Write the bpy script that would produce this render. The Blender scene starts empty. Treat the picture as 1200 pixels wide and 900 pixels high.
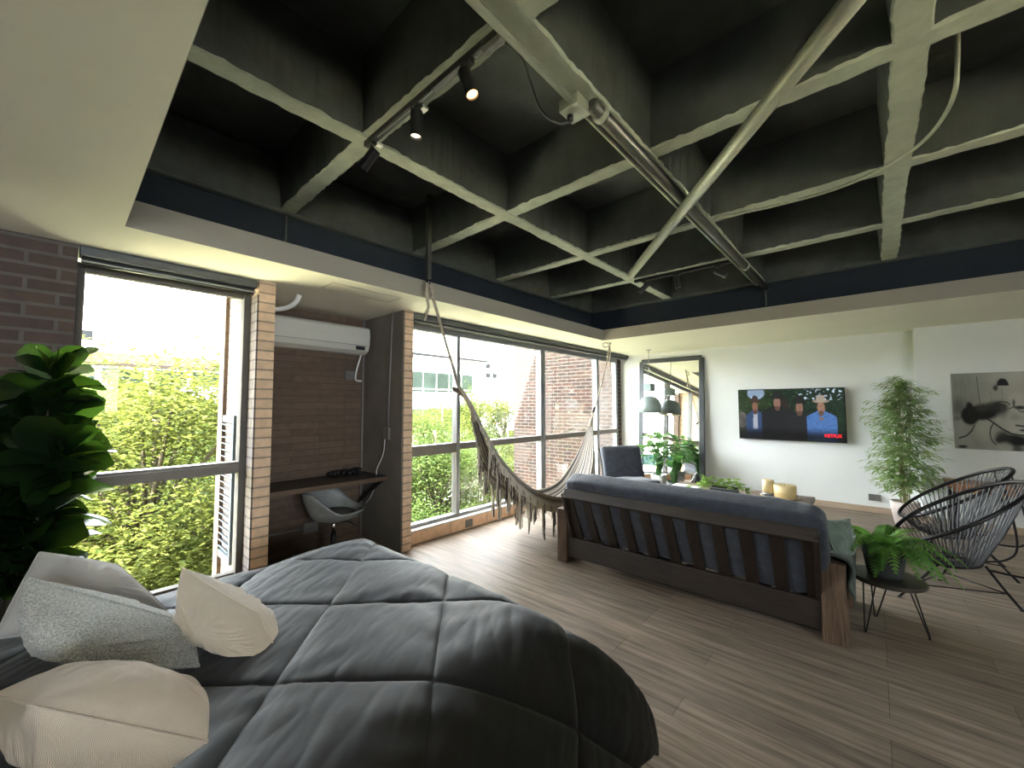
import bpy, math, random
from mathutils import Vector as V, Matrix, noise
R = random.Random(7)
C = bpy.context.scene.collection
PI = math.pi

# ---------------------------------------------------------------- mesh builder
class MB:
    def __init__(s): s.v=[]; s.f=[]; s.m=[]; s.c=None
    def add(s, vs, fs, mi=0):
        o=len(s.v); s.v += [V(p) for p in vs]
        s.f += [tuple(i+o for i in f) for f in fs]; s.m += [mi]*len(fs)
    def box(s,x0,x1,y0,y1,z0,z1,mi=0):
        s.add([(x0,y0,z0),(x1,y0,z0),(x1,y1,z0),(x0,y1,z0),(x0,y0,z1),(x1,y0,z1),(x1,y1,z1),(x0,y1,z1)],
              [(0,3,2,1),(4,5,6,7),(0,1,5,4),(1,2,6,5),(2,3,7,6),(3,0,4,7)],mi)
        return s
    def bar(s,a,b,w,h,up=(0,0,1),mi=0):
        a,b=V(a),V(b); d=(b-a).normalized(); sd=d.cross(V(up)).normalized()*w/2; u=sd.cross(d).normalized()*h/2
        s.add([a-sd-u,a+sd-u,a+sd+u,a-sd+u,b-sd-u,b+sd-u,b+sd+u,b-sd+u],
              [(0,3,2,1),(4,5,6,7),(0,1,5,4),(1,2,6,5),(2,3,7,6),(3,0,4,7)],mi); return s
    def tube(s,pts,r,n=8,mi=0,closed=False,r1=None):
        pts=[V(p) for p in pts]; N=len(pts); rings=[]; prev=None
        for i,p in enumerate(pts):
            if closed: t=(pts[(i+1)%N]-pts[i-1])
            else: t=pts[min(i+1,N-1)]-pts[max(i-1,0)]
            t=t.normalized() if t.length>1e-9 else V((0,0,1))
            if prev is None:
                a=V((0,0,1)) if abs(t.z)<.9 else V((1,0,0)); u=t.cross(a).normalized()
            else:
                u=prev-t*prev.dot(t); u=u.normalized() if u.length>1e-9 else t.orthogonal().normalized()
            prev=u; w=t.cross(u)
            rr=r if r1 is None else r+(r1-r)*i/max(1,N-1)
            if callable(r): rr=r(i/max(1,N-1))
            rings.append([p+(u*math.cos(k*2*PI/n)+w*math.sin(k*2*PI/n))*rr for k in range(n)])
        vs=[q for g in rings for q in g]; fs=[]
        M=N if closed else N-1
        for i in range(M):
            j=(i+1)%N
            for k in range(n):
                fs.append((i*n+k,i*n+(k+1)%n,j*n+(k+1)%n,j*n+k))
        if not closed: fs += [tuple(range(n))[::-1],tuple((N-1)*n+k for k in range(n))]
        s.add(vs,fs,mi); return s
    def cyl(s,a,b,r,n=16,mi=0,r1=None): return s.tube([a,b],r,n,mi,r1=r1)
    def lathe(s,prof,c=(0,0,0),n=24,mi=0,M=None):
        c=V(c); vs=[];fs=[]
        for (r,z) in prof:
            for k in range(n):
                p=V((r*math.cos(k*2*PI/n),r*math.sin(k*2*PI/n),z))
                if M: p=M@p
                vs.append(c+p)
        for i in range(len(prof)-1):
            for k in range(n):
                fs.append((i*n+k,i*n+(k+1)%n,(i+1)*n+(k+1)%n,(i+1)*n+k))
        s.add(vs,fs,mi); return s
    def ell(s,c,r,n=12,mi=0,M=None):
        m=n//2; prof=[]
        c=V(c); vs=[];fs=[]
        for i in range(m+1):
            a=-PI/2+PI*i/m
            for k in range(n):
                p=V((r[0]*math.cos(a)*math.cos(k*2*PI/n),r[1]*math.cos(a)*math.sin(k*2*PI/n),r[2]*math.sin(a)))
                vs.append(c+(M@p if M else p))
        for i in range(m):
            for k in range(n): fs.append((i*n+k,i*n+(k+1)%n,(i+1)*n+(k+1)%n,(i+1)*n+k))
        s.add(vs,fs,mi); return s
    def grid(s,fn,nu,nv,mi=0,closeu=False,flip=False):
        vs=[fn(i/(nu if closeu else nu-1),j/(nv-1)) for i in range(nu) for j in range(nv)]; fs=[]
        for i in range(nu if closeu else nu-1):
            ii=(i+1)%nu
            for j in range(nv-1):
                q=(i*nv+j,ii*nv+j,ii*nv+j+1,i*nv+j+1); fs.append(q[::-1] if flip else q)
        s.add(vs,fs,mi); return s
    def leaf(s,base,d,up,L,W,droop=.3,seg=5,mi=0,fold=.25,shape=None,twist=0):
        base=V(base); d=V(d).normalized(); up=V(up); sd=d.cross(up)
        if sd.length<1e-4: sd=d.cross(V((1,0,0.1)))
        sd=sd.normalized(); nrm=sd.cross(d).normalized()
        shape=shape or (lambda t: math.sin(PI*min(1,t**.8))**.8)
        vs=[];fs=[];p=base.copy();dd=d.copy();st=L/seg
        for i in range(seg+1):
            t=i/seg; w=W/2*max(0.02,shape(t))
            n2=sd.cross(dd).normalized()
            vs+=[p-sd*w+n2*w*fold,p.copy(),p+sd*w+n2*w*fold]
            dd=(dd+V((0,0,-1))*droop/seg).normalized(); p=p+dd*st
        for i in range(seg):
            a=i*3; fs+=[(a,a+1,a+4,a+3),(a+1,a+2,a+5,a+4)]
        s.add(vs,fs,mi); return s
    def build(s,name,mats,parent=None,smooth=False,bevel=0,solid=0,sub=0,cols=None):
        o0=V((0,0,0))
        if parent is not None:
            q=parent
            while q.parent: q=q.parent
            o0=V(q.location)
        me=bpy.data.meshes.new(name)
        me.from_pydata([tuple(p-o0) for p in s.v],[],s.f)
        if not isinstance(mats,(list,tuple)): mats=[mats]
        for m in mats: me.materials.append(m)
        if len(mats)>1: me.polygons.foreach_set('material_index',s.m)
        if smooth: me.polygons.foreach_set('use_smooth',[True]*len(s.f))
        if cols:
            a=me.color_attributes.new('Col','FLOAT_COLOR','POINT')
            a.data.foreach_set('color',[x for c in cols for x in (c[0],c[1],c[2],1)])
        me.update()
        o=bpy.data.objects.new(name,me); C.objects.link(o)
        if parent is not None: o.parent=parent
        if bevel:
            b=o.modifiers.new('b','BEVEL'); b.width=bevel; b.segments=2; b.limit_method='ANGLE'
        if solid:
            b=o.modifiers.new('s','SOLIDIFY'); b.thickness=solid; b.offset=0
        if sub:
            b=o.modifiers.new('u','SUBSURF'); b.levels=sub; b.render_levels=sub
        return o

def tag(o,label,cat,group=None):
    o['label']=label; o['category']=cat
    if group: o['group']=group
    return o
def thing(name,label,cat,loc=(0,0,0),group=None):
    o=bpy.data.objects.new(name,None); C.objects.link(o); o.location=loc; o.empty_display_size=.1
    return tag(o,label,cat,group)
def struct(o): o['kind']='structure'; return o
def dup(root,loc=None,rz=None,label=None,scale=None):
    def cp(o,par):
        c=o.copy(); C.objects.link(c)
        if par is not None: c.parent=par
        for ch in list(o.children): cp(ch,c)
        return c
    r=cp(root,None)
    if loc is not None: r.location=loc
    if rz is not None: r.rotation_euler=(0,0,rz)
    if scale is not None: r.scale=scale
    if label: r['label']=label
    return r
def spline(pts,n=8):
    P=[V(p) for p in pts]; out=[]
    for i in range(len(P)-1):
        a=P[max(i-1,0)];b=P[i];c=P[i+1];d=P[min(i+2,len(P)-1)]
        for k in range(n):
            t=k/n; out.append(.5*((2*b)+(c-a)*t+(2*a-5*b+4*c-d)*t*t+(3*b-a-3*c+d)*t**3))
    out.append(P[-1]); return out
def sm(a,b,x):
    t=max(0,min(1,(x-a)/(b-a))); return t*t*(3-2*t)

# ---------------------------------------------------------------- materials
def newmat(name):
    m=bpy.data.materials.new(name); m.use_nodes=True; nt=m.node_tree
    return m,nt,nt.nodes['Principled BSDF']
def N(nt,t,**k):
    n=nt.nodes.new(t)
    for a,b in k.items():
        if a in n.inputs: n.inputs[a].default_value=b
        else: setattr(n,a,b)
    return n
def lk(nt,a,b): nt.links.new(a,b)
def mat(name,col,rough=.6,metal=0,var=.15,scale=8,bump=0,bscale=60,spec=.5,stretch=None,col2=None,sheen=0,coat=0,sub=0,contrast=None):
    m,nt,P=newmat(name)
    tc=N(nt,'ShaderNodeTexCoord'); mp=N(nt,'ShaderNodeMapping')
    if stretch: mp.inputs['Scale'].default_value=stretch
    lk(nt,tc.outputs['Object'],mp.inputs[0])
    nz=N(nt,'ShaderNodeTexNoise',Scale=scale,Detail=5,Roughness=.6); lk(nt,mp.outputs[0],nz.inputs['Vector'])
    rp=N(nt,'ShaderNodeValToRGB'); c2=col2 or tuple(c*(1-var) for c in col); c1=tuple(min(1,c*(1+var)) for c in col) if not col2 else col
    rp.color_ramp.elements[0].position=.3;rp.color_ramp.elements[1].position=.7
    if contrast: rp.color_ramp.elements[0].position,rp.color_ramp.elements[1].position=contrast
    rp.color_ramp.elements[0].color=(*c2,1); rp.color_ramp.elements[1].color=(*c1,1)
    lk(nt,nz.outputs[0],rp.inputs[0]); lk(nt,rp.outputs[0],P.inputs['Base Color'])
    P.inputs['Roughness'].default_value=rough; P.inputs['Metallic'].default_value=metal
    P.inputs['Specular IOR Level'].default_value=spec
    if sheen: P.inputs['Sheen Weight'].default_value=sheen
    if coat: P.inputs['Coat Weight'].default_value=coat
    if bump:
        n2=N(nt,'ShaderNodeTexNoise',Scale=bscale,Detail=4); lk(nt,mp.outputs[0],n2.inputs['Vector'])
        b=N(nt,'ShaderNodeBump',Strength=bump,Distance=.01); lk(nt,n2.outputs[0],b.inputs['Height']); lk(nt,b.outputs[0],P.inputs['Normal'])
    return m
def brick(name,c1,c2,mort,w=.24,h=.075,ms=.008,rough=.85,bump=.6,offx=0,var=None):
    m,nt,P=newmat(name)
    tc=N(nt,'ShaderNodeTexCoord'); sp=N(nt,'ShaderNodeSeparateXYZ'); lk(nt,tc.outputs['Object'],sp.inputs[0])
    ad=N(nt,'ShaderNodeMath',operation='ADD'); lk(nt,sp.outputs[0],ad.inputs[0]); lk(nt,sp.outputs[1],ad.inputs[1])
    cb=N(nt,'ShaderNodeCombineXYZ'); lk(nt,ad.outputs[0],cb.inputs[0]); lk(nt,sp.outputs[2],cb.inputs[1])
    b=N(nt,'ShaderNodeTexBrick',Scale=1); b.inputs['Brick Width'].default_value=w; b.inputs['Row Height'].default_value=h
    b.inputs['Mortar Size'].default_value=ms; b.inputs['Mortar Smooth'].default_value=.1; b.inputs['Bias'].default_value=0
    b.inputs['Color1'].default_value=(*c1,1); b.inputs['Color2'].default_value=(*c2,1); b.inputs['Mortar'].default_value=(*mort,1)
    lk(nt,cb.outputs[0],b.inputs['Vector'])
    nz=N(nt,'ShaderNodeTexNoise',Scale=14,Detail=5); lk(nt,cb.outputs[0],nz.inputs['Vector'])
    mx=N(nt,'ShaderNodeMix',data_type='RGBA',blend_type='MULTIPLY'); mx.inputs[0].default_value=.5
    rp=N(nt,'ShaderNodeValToRGB'); rp.color_ramp.elements[0].color=(.55,.55,.55,1); rp.color_ramp.elements[0].position=.3; rp.color_ramp.elements[1].position=.7
    lk(nt,nz.outputs[0],rp.inputs[0]); lk(nt,b.outputs[0],mx.inputs[6]); lk(nt,rp.outputs[0],mx.inputs[7]); lk(nt,mx.outputs[2],P.inputs['Base Color'])
    bp=N(nt,'ShaderNodeBump',Strength=bump,Distance=.008,invert=True); lk(nt,b.outputs['Fac'],bp.inputs['Height']); lk(nt,bp.outputs[0],P.inputs['Normal'])
    P.inputs['Roughness'].default_value=rough
    return m
def emis(name,col,st):
    m,nt,P=newmat(name); P.inputs['Base Color'].default_value=(*col,1); P.inputs['Emission Color'].default_value=(*col,1); P.inputs['Emission Strength'].default_value=st
    return m
def attrmat(name,rough=.6,emit=0,bump=0,bscale=200):
    m,nt,P=newmat(name); a=N(nt,'ShaderNodeVertexColor'); a.layer_name='Col'
    if emit:
        P.inputs['Base Color'].default_value=(.01,.01,.01,1)
        lk(nt,a.outputs[0],P.inputs['Emission Color']); P.inputs['Emission Strength'].default_value=emit
    else: lk(nt,a.outputs[0],P.inputs['Base Color'])
    P.inputs['Roughness'].default_value=rough
    if bump:
        tc=N(nt,'ShaderNodeTexCoord'); n2=N(nt,'ShaderNodeTexNoise',Scale=bscale); lk(nt,tc.outputs['Object'],n2.inputs['Vector'])
        b=N(nt,'ShaderNodeBump',Strength=bump,Distance=.005); lk(nt,n2.outputs[0],b.inputs['Height']); lk(nt,b.outputs[0],P.inputs['Normal'])
    return m
def leafmat(name,c1,c2,trans=.35,rough=.4,scale=3,tcol=None,spec=.5):
    m,nt,P=newmat(name); P.inputs['Specular IOR Level'].default_value=spec
    tc=N(nt,'ShaderNodeTexCoord'); nz=N(nt,'ShaderNodeTexNoise',Scale=scale,Detail=2); lk(nt,tc.outputs['Object'],nz.inputs['Vector'])
    rp=N(nt,'ShaderNodeValToRGB'); rp.color_ramp.elements[0].position=.35; rp.color_ramp.elements[1].position=.65
    rp.color_ramp.elements[0].color=(*c1,1); rp.color_ramp.elements[1].color=(*c2,1); lk(nt,nz.outputs[0],rp.inputs[0])
    lk(nt,rp.outputs[0],P.inputs['Base Color']); P.inputs['Roughness'].default_value=rough
    tr=N(nt,'ShaderNodeBsdfTranslucent'); 
    t=tcol or tuple(min(1,c*1.6) for c in c2); tr.inputs[0].default_value=(*t,1)
    mx=N(nt,'ShaderNodeMixShader'); mx.inputs[0].default_value=trans
    lk(nt,P.outputs[0],mx.inputs[1]); lk(nt,tr.outputs[0],mx.inputs[2]); lk(nt,mx.outputs[0],nt.nodes['Material Output'].inputs[0])
    return m
def glass(name,tint=(1,1,1),refl=.06):
    m,nt,P=newmat(name); nt.nodes.remove(P)
    t=N(nt,'ShaderNodeBsdfTransparent'); t.inputs[0].default_value=(*tint,1); g=N(nt,'ShaderNodeBsdfGlossy',Roughness=0)
    fr=N(nt,'ShaderNodeFresnel',IOR=1.45); ml=N(nt,'ShaderNodeMath',operation='MULTIPLY'); ml.inputs[1].default_value=.22; lk(nt,fr.outputs[0],ml.inputs[0])
    mx=N(nt,'ShaderNodeMixShader'); lk(nt,ml.outputs[0],mx.inputs[0]); lk(nt,t.outputs[0],mx.inputs[1]); lk(nt,g.outputs[0],mx.inputs[2])
    lk(nt,mx.outputs[0],nt.nodes['Material Output'].inputs[0]); return m
def floor_mat():
    m,nt,P=newmat('oak laminate')
    tc=N(nt,'ShaderNodeTexCoord'); sp=N(nt,'ShaderNodeSeparateXYZ'); lk(nt,tc.outputs['Object'],sp.inputs[0])
    cb=N(nt,'ShaderNodeCombineXYZ'); lk(nt,sp.outputs[1],cb.inputs[0]); lk(nt,sp.outputs[0],cb.inputs[1])
    b=N(nt,'ShaderNodeTexBrick',Scale=1); b.inputs['Brick Width'].default_value=1.25; b.inputs['Row Height'].default_value=.17
    b.inputs['Mortar Size'].default_value=.0012; b.inputs['Color1'].default_value=(.355,.285,.22,1); b.inputs['Color2'].default_value=(.27,.215,.168,1); b.inputs['Mortar'].default_value=(.12,.08,.055,1)
    b.offset=.37; b.offset_frequency=3
    lk(nt,cb.outputs[0],b.inputs['Vector'])
    mp=N(nt,'ShaderNodeMapping'); mp.inputs['Scale'].default_value=(1.2,17,1); lk(nt,cb.outputs[0],mp.inputs[0])
    nz=N(nt,'ShaderNodeTexNoise',Scale=1.6,Detail=7,Roughness=.62); lk(nt,mp.outputs[0],nz.inputs['Vector'])
    rp=N(nt,'ShaderNodeValToRGB'); rp.color_ramp.elements[0].position=.33; rp.color_ramp.elements[1].position=.68
    rp.color_ramp.elements[0].color=(.44,.42,.41,1); rp.color_ramp.elements[1].color=(1.0,1.0,1.0,1); lk(nt,nz.outputs[0],rp.inputs[0])
    mx=N(nt,'ShaderNodeMix',data_type='RGBA',blend_type='MULTIPLY'); mx.inputs[0].default_value=1
    lk(nt,b.outputs[0],mx.inputs[6]); lk(nt,rp.outputs[0],mx.inputs[7]); lk(nt,mx.outputs[2],P.inputs['Base Color'])
    r2=N(nt,'ShaderNodeMapRange'); r2.inputs[3].default_value=.40; r2.inputs[4].default_value=.60; P.inputs['Specular IOR Level'].default_value=.08; lk(nt,nz.outputs[0],r2.inputs[0]); lk(nt,r2.outputs[0],P.inputs['Roughness'])
    bp=N(nt,'ShaderNodeBump',Strength=.15,Distance=.002,invert=True); lk(nt,b.outputs['Fac'],bp.inputs['Height']); lk(nt,bp.outputs[0],P.inputs['Normal'])
    return m

M={}
M['floor']=floor_mat()
M['ceil']=mat('ceiling paint',(.88,.865,.73),.8,var=.02,scale=2,bump=.05,bscale=120)
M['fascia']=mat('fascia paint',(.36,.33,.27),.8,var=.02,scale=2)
M['wall']=mat('wall paint',(.79,.80,.79),.75,var=.02,scale=2,bump=.04,bscale=150)
M['coffer']=mat('charcoal coffer paint',(.060,.068,.064),.75,var=.25,scale=5,bump=.8,bscale=7)
M['ribbot']=mat('grey green beam paint',(.34,.37,.31),.8,var=.15,scale=9,bump=.2,bscale=30)
M['navy']=mat('dark navy paint',(.012,.019,.03),.8,var=.1)
M['dbrick']=brick('dark brick',(.115,.075,.06),(.075,.052,.045),(.13,.115,.10),.26,.078,.010)
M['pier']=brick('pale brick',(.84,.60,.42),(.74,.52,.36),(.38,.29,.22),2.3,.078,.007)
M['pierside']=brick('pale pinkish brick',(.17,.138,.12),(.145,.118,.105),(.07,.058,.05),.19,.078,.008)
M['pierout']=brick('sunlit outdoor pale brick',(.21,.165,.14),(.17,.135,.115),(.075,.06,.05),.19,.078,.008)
M['alc']=brick('brown long brick',(.17,.115,.08),(.125,.085,.062),(.10,.07,.052),.55,.07,.004,bump=.4)
M['conc']=mat('brown grey plaster',(.17,.15,.13),.8,var=.15,scale=3,bump=.1,bscale=30)
M['redbrick']=brick('outdoor red brick',(.052,.016,.008),(.025,.012,.009),(.12,.10,.078),.25,.078,.011)
M['curb']=brick('orange brown curb tile',(.80,.52,.34),(.72,.46,.30),(.40,.28,.2),.6,.4,.006)
M['sill']=mat('sill stone',(.5,.46,.42),.5)
M['alu']=mat('grey aluminium frame',(.25,.255,.265),.4,.4,var=.05)
M['bronze']=mat('bronze grey rail',(.17,.15,.13),.5,.2,var=.05)
M['wframe']=mat('matt grey window frame',(.13,.12,.108),.8,var=.05,spec=.1)
M['darkalu']=mat('dark grey cassette',(.075,.08,.085),.35,.3,var=.05)
M['glass']=glass('window glass')
M['baseb']=mat('light wood skirting',(.45,.34,.25),.5,var=.15,scale=4,stretch=(8,1,8))
M['white']=mat('white plastic',(.80,.80,.78),.35,var=.02)
M['grayp']=mat('grey plastic',(.22,.22,.22),.5,var=.05)
M['black']=mat('black plastic',(.012,.012,.013),.4,var=.1)
M['blackm']=mat('black steel',(.02,.017,.018),.35,.5,var=.1)
M['gstripe']=mat('grey cord',(.035,.035,.038),.5,var=.2)
M['chrome']=mat('chrome',(.7,.7,.7),.15,1,var=.02)
M['steel']=mat('painted steel pipe',(.36,.38,.31),.4,.3,var=.1,scale=5)
M['dpipe']=mat('dark painted pipe',(.10,.10,.09),.35,.4,var=.2)
M['comf']=None
M['dwood']=mat('dark stained wood',(.034,.020,.013),.5,var=0,scale=5,col2=(.012,.008,.006),stretch=(14,14,1.2),bump=.25,bscale=7)
M['dwoody']=mat('dark stained rail wood',(.048,.033,.024),.5,var=0,scale=4,col2=(.018,.012,.009),stretch=(16,1.2,16),bump=.2,bscale=6)
M['lwood']=mat('post end grain wood',(.17,.105,.062),.55,var=0,scale=6,col2=(.05,.03,.02),stretch=(14,14,1),bump=.3,bscale=7)
M['slate']=mat('slate blue velvet',(.026,.031,.046),.8,var=.35,scale=14,sheen=.3,bump=.5,bscale=24)
M['tabletop']=mat('brown table wood',(.17,.115,.075),.4,var=.3,scale=3,stretch=(14,1,14))
M['candle']=mat('ivory wax',(.80,.63,.33),.5,var=.05)
M['pl_cream']=mat('cream cotton',(.62,.53,.45),.9,var=.05,scale=4,bump=.3,bscale=400,sheen=.2)
M['pl_beige']=mat('warm beige cotton',(.60,.52,.44),.9,var=.08,scale=4,bump=.4,bscale=30,sheen=.2)
M['pl_heather']=mat('heather grey wool',(.42,.42,.41),.95,var=.35,scale=220,bump=.3,bscale=300,sheen=.2,contrast=(.4,.6))
M['pl_grey']=mat('light grey linen',(.46,.44,.43),.9,var=.05,scale=5,bump=.2,bscale=40,sheen=.2)
M['soil']=mat('soil',(.03,.02,.015),.95)
M['dpot']=mat('charcoal pot',(.045,.048,.047),.6,var=.2,bump=.1)
M['wpot']=mat('white glazed pot',(.7,.7,.68),.3)
M['terr']=mat('pale pink pot',(.62,.52,.48),.6)
M['lampg']=mat('grey blue lamp enamel',(.24,.29,.28),.35,.1,var=.05)
M['mframe']=mat('dark grey mirror frame',(.05,.055,.06),.4,.2,var=.1)
M['mirror']=None
m,nt,P=newmat('mirror silver'); P.inputs['Base Color'].default_value=(.9,.92,.9,1); P.inputs['Metallic'].default_value=1; P.inputs['Roughness'].default_value=.01; M['mirror']=m
M['fiddle']=leafmat('fiddle leaf green',(.003,.009,.003),(.009,.025,.006),.28,.30,tcol=(.10,.23,.015),spec=.45)
M['leafy']=leafmat('broad leaf green',(.02,.09,.025),(.10,.25,.05),.35,.35,scale=9)
M['bamboo']=leafmat('bamboo leaf green',(.12,.22,.06),(.38,.50,.20),.3,.45,scale=12)
M['fern']=leafmat('fern green',(.03,.10,.02),(.16,.33,.05),.35,.5,scale=12)
M['pothos']=leafmat('pothos green',(.10,.20,.03),(.30,.46,.08),.35,.4,scale=20)
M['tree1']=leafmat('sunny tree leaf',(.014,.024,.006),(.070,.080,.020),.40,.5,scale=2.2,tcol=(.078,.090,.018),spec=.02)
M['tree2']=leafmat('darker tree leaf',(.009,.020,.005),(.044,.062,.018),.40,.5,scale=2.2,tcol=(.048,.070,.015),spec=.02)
M['bark']=mat('bark',(.055,.048,.036),.9,spec=0,var=.3,scale=10,bump=.5,bscale=20)
M['grass']=mat('lawn grass',(.028,.034,.007),.95,var=.3,scale=.6,spec=0)
M['bldg']=mat('white render',(.80,.80,.78),.8,var=.03)
M['fargrey']=mat('far grey opening',(.012,.013,.014),.9,spec=0)
M['bglass']=mat('far window glass',(.014,.020,.017),.9,var=.3,scale=.5,spec=0)
M['broof']=mat('brown roof',(.02,.016,.014),.9,spec=0)
M['teal']=mat('teal glazing',(.008,.026,.026),.9,spec=0)
M['cordr']=mat('natural rope',(.50,.43,.34),.9,var=.2,scale=60,bump=.5,bscale=200)
M['paper']=mat('white paper',(.85,.85,.85),.6,var=.01)
M['fabg']=mat('dark olive throw',(.035,.05,.04),.95,var=.3,scale=8,sheen=.3)
M['fabs']=mat('sage grey cushion',(.12,.16,.13),.9,var=.2,scale=8,sheen=.3)
M['warm']=emis('lamp lens on',(1,.48,.16),5)
M['warmlow']=emis('lamp lens glow',(1,.80,.60),1.3)
M['bulb']=emis('pendant bulb',(1,.55,.22),14)
M['seatpad']=mat('grey seat pad',(.09,.09,.085),.9)
M['shell']=mat('pale grey shell',(.24,.245,.24),.4)
M['jacketw']=mat('console wood',(.30,.13,.06),.45,var=.2,scale=5)
M['board']=mat('grey socket plate',(.16,.15,.14),.5)
M['louv']=mat('pale blue louvre',(.07,.095,.11),.8)
M['bounce']=mat('sandy bounce slab',(.74,.70,.44),.9,var=.06,scale=.8)
M['bounce_pave']=mat('pale sandy bounce ground',(.62,.56,.36),.9,var=.1,scale=.5)
M['bedbase']=mat('black bed base fabric',(.02,.02,.022),.9)

# comforter material: charcoal
M['comf']=mat('charcoal quilted cotton',(.015,.0165,.0195),.6,var=.06,scale=3,bump=.12,bscale=14,sheen=.2,spec=.22)

# ================================================================= SETTING
def S(name,mb,m,**k): return struct(mb.build(name,m,**k))
ZC,ZF,ZR,ZS=2.513,2.677,3.025,3.45
S('floor',MB().box(-2.6,7.9,-4.4,3.86,-.2,0),M['floor'])
# TV wall and the part that steps forward at its right
S('wall_end',MB().box(7.67,7.86,-.42,3.86,0,ZS),M['wall'])
S('wall_end_step',MB().box(7.46,7.86,-4.4,-.42,0,ZS),M['wall'])
S('wall_back',MB().box(-2.6,7.86,-4.55,-4.4,0,1.35).box(-2.6,7.86,-4.55,-4.4,2.42,ZS).box(-2.6,-1.9,-4.55,-4.4,1.35,2.42).box(.9,7.86,-4.55,-4.4,1.35,2.42),M['wall'])
w3=struct(bpy.data.objects.new('added_back_window',None)); C.objects.link(w3); w3.location=(2,-4.47,1.35)  # unseen window, added to bring fill daylight from behind the camera
f=MB()
for x in (-1.9,-.5,.85): f.box(x,x+.05,-4.50,-4.44,1.35,2.42)
f.box(-1.9,.9,-4.50,-4.44,1.35,1.39).box(-1.9,.9,-4.50,-4.44,2.38,2.42)
struct(f.build('window_frame',M['alu'],w3))
struct(MB().box(-1.9,.9,-4.475,-4.470,1.39,2.38).build('pane',M['glass'],w3))
t=thing('added_shade_block','low dark shade block added behind the viewer','shade block',(.6,-1.0,0))  # unseen block added to shade the near side of the bed
MB().box(-1.3,2.1,-1.05,-.50,0,1.0).build('block_body',M['dwood'],t,bevel=.004)
MB().box(-1.35,2.15,-1.10,-.45,1.0,1.05).build('block_top',M['tabletop'],t,bevel=.004)
S('wall_side',MB().box(-2.75,-2.6,-4.4,3.9,0,ZS),M['wall'])
S('wall_left',MB().box(-2.6,.045,3.67,4.05,0,ZC),M['dbrick'])
S('baseboard_end',MB().box(7.655,7.67,-.42,3.75,0,.085),M['baseb'],bevel=.003)
S('baseboard_step',MB().box(7.445,7.46,-4.4,-.42,0,.085),M['baseb'],bevel=.003)
S('baseboard_jog',MB().box(7.445,7.655,-.42,-.405,0,.085),M['baseb'])
# brick piers either side of the desk alcove
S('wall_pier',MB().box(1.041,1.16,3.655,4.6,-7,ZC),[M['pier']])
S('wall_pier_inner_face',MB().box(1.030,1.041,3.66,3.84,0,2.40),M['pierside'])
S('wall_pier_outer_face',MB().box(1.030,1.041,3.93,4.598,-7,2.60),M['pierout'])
S('wall_pier_right',MB().box(2.40,2.505,3.655,4.45,0,ZC),M['pier'])
S('wall_alcove_right',MB().box(2.385,2.40,3.668,4.45,0,ZC),M['conc'])
S('wall_alcove_back',MB().box(1.0,2.6,4.45,4.6,-7,ZC),M['alc'])
S('floor_alcove',MB().box(1.16,2.385,3.86,4.45,-.2,0),M['floor'])
S('trim_1',MB().box(1.60,1.615,4.436,4.45,0,.10).box(1.16,2.385,4.436,4.45,0,.09),M['alc'])
# under the windows
S('wall_sill',MB().box(2.505,7.67,3.77,3.98,0,.135),M['curb'])
S('trim_2',MB().box(2.505,7.67,3.765,3.98,.135,.152),M['sill'],bevel=.004)
S('wall_sill_left',MB().box(.045,1.03,3.80,3.98,0,.135),M['curb'])
# far right jamb of brick beyond the glass
S('wall_wing',MB().box(7.68,8.0,3.90,6.80,-7,9),M['redbrick'])
S('wall_jamb',MB().box(7.50,7.67,3.86,4.02,-.2,ZC),M['redbrick'])
# facade below and above
S('wall_facade_lower',MB().box(-6,7.68,3.72,3.98,-7,-.2),M['dbrick'])
S('wall_facade_upper',MB().box(-6,7.68,3.75,4.0,2.62,8.0),M['dbrick'])
S('roof',MB().box(-6,8.0,-6,4.0,3.62,8.0),M['bldg'])

# dropped ceiling ring + fascia around the void (void: x .209..5.606, y -3.3..3.108)
X0,X1,Y0,Y1=.209,5.606,-3.3,3.108
cb=MB()
cb.box(-2.6,X0,-4.4,4.45,ZC,ZF-.002).box(X1,7.67,-4.4,4.0,ZC,ZF-.002).box(X0,X1,Y1,4.45,ZC,ZF-.002).box(X0,X1,-4.4,Y0,ZC,ZF-.002)
S('ceiling',cb,M['ceil'])
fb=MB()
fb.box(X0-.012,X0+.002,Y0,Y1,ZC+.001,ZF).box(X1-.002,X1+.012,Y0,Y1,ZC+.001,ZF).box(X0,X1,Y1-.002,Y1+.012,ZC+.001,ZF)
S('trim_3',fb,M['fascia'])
S('ceiling_slab',MB().box(-2.6,7.86,-4.4,4.0,ZS,3.62),M['coffer'])
# perimeter: coffer edge above, navy recess behind the fascia
S('trim_4',MB().box(-.05,5.85,3.37,3.75,3.0,ZS).box(5.72,6.1,-4.2,3.37,3.0,ZS).box(-.35,-.05,-4.2,3.75,3.0,ZS),M['coffer'],bevel=.03)
S('wall_void',MB().box(-.3,5.9,3.42,3.47,ZF,3.0).box(5.77,5.83,-4.2,3.42,ZF,3.0).box(-.2,-.15,-4.2,3.42,ZF,3.0),M['navy'])
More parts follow.
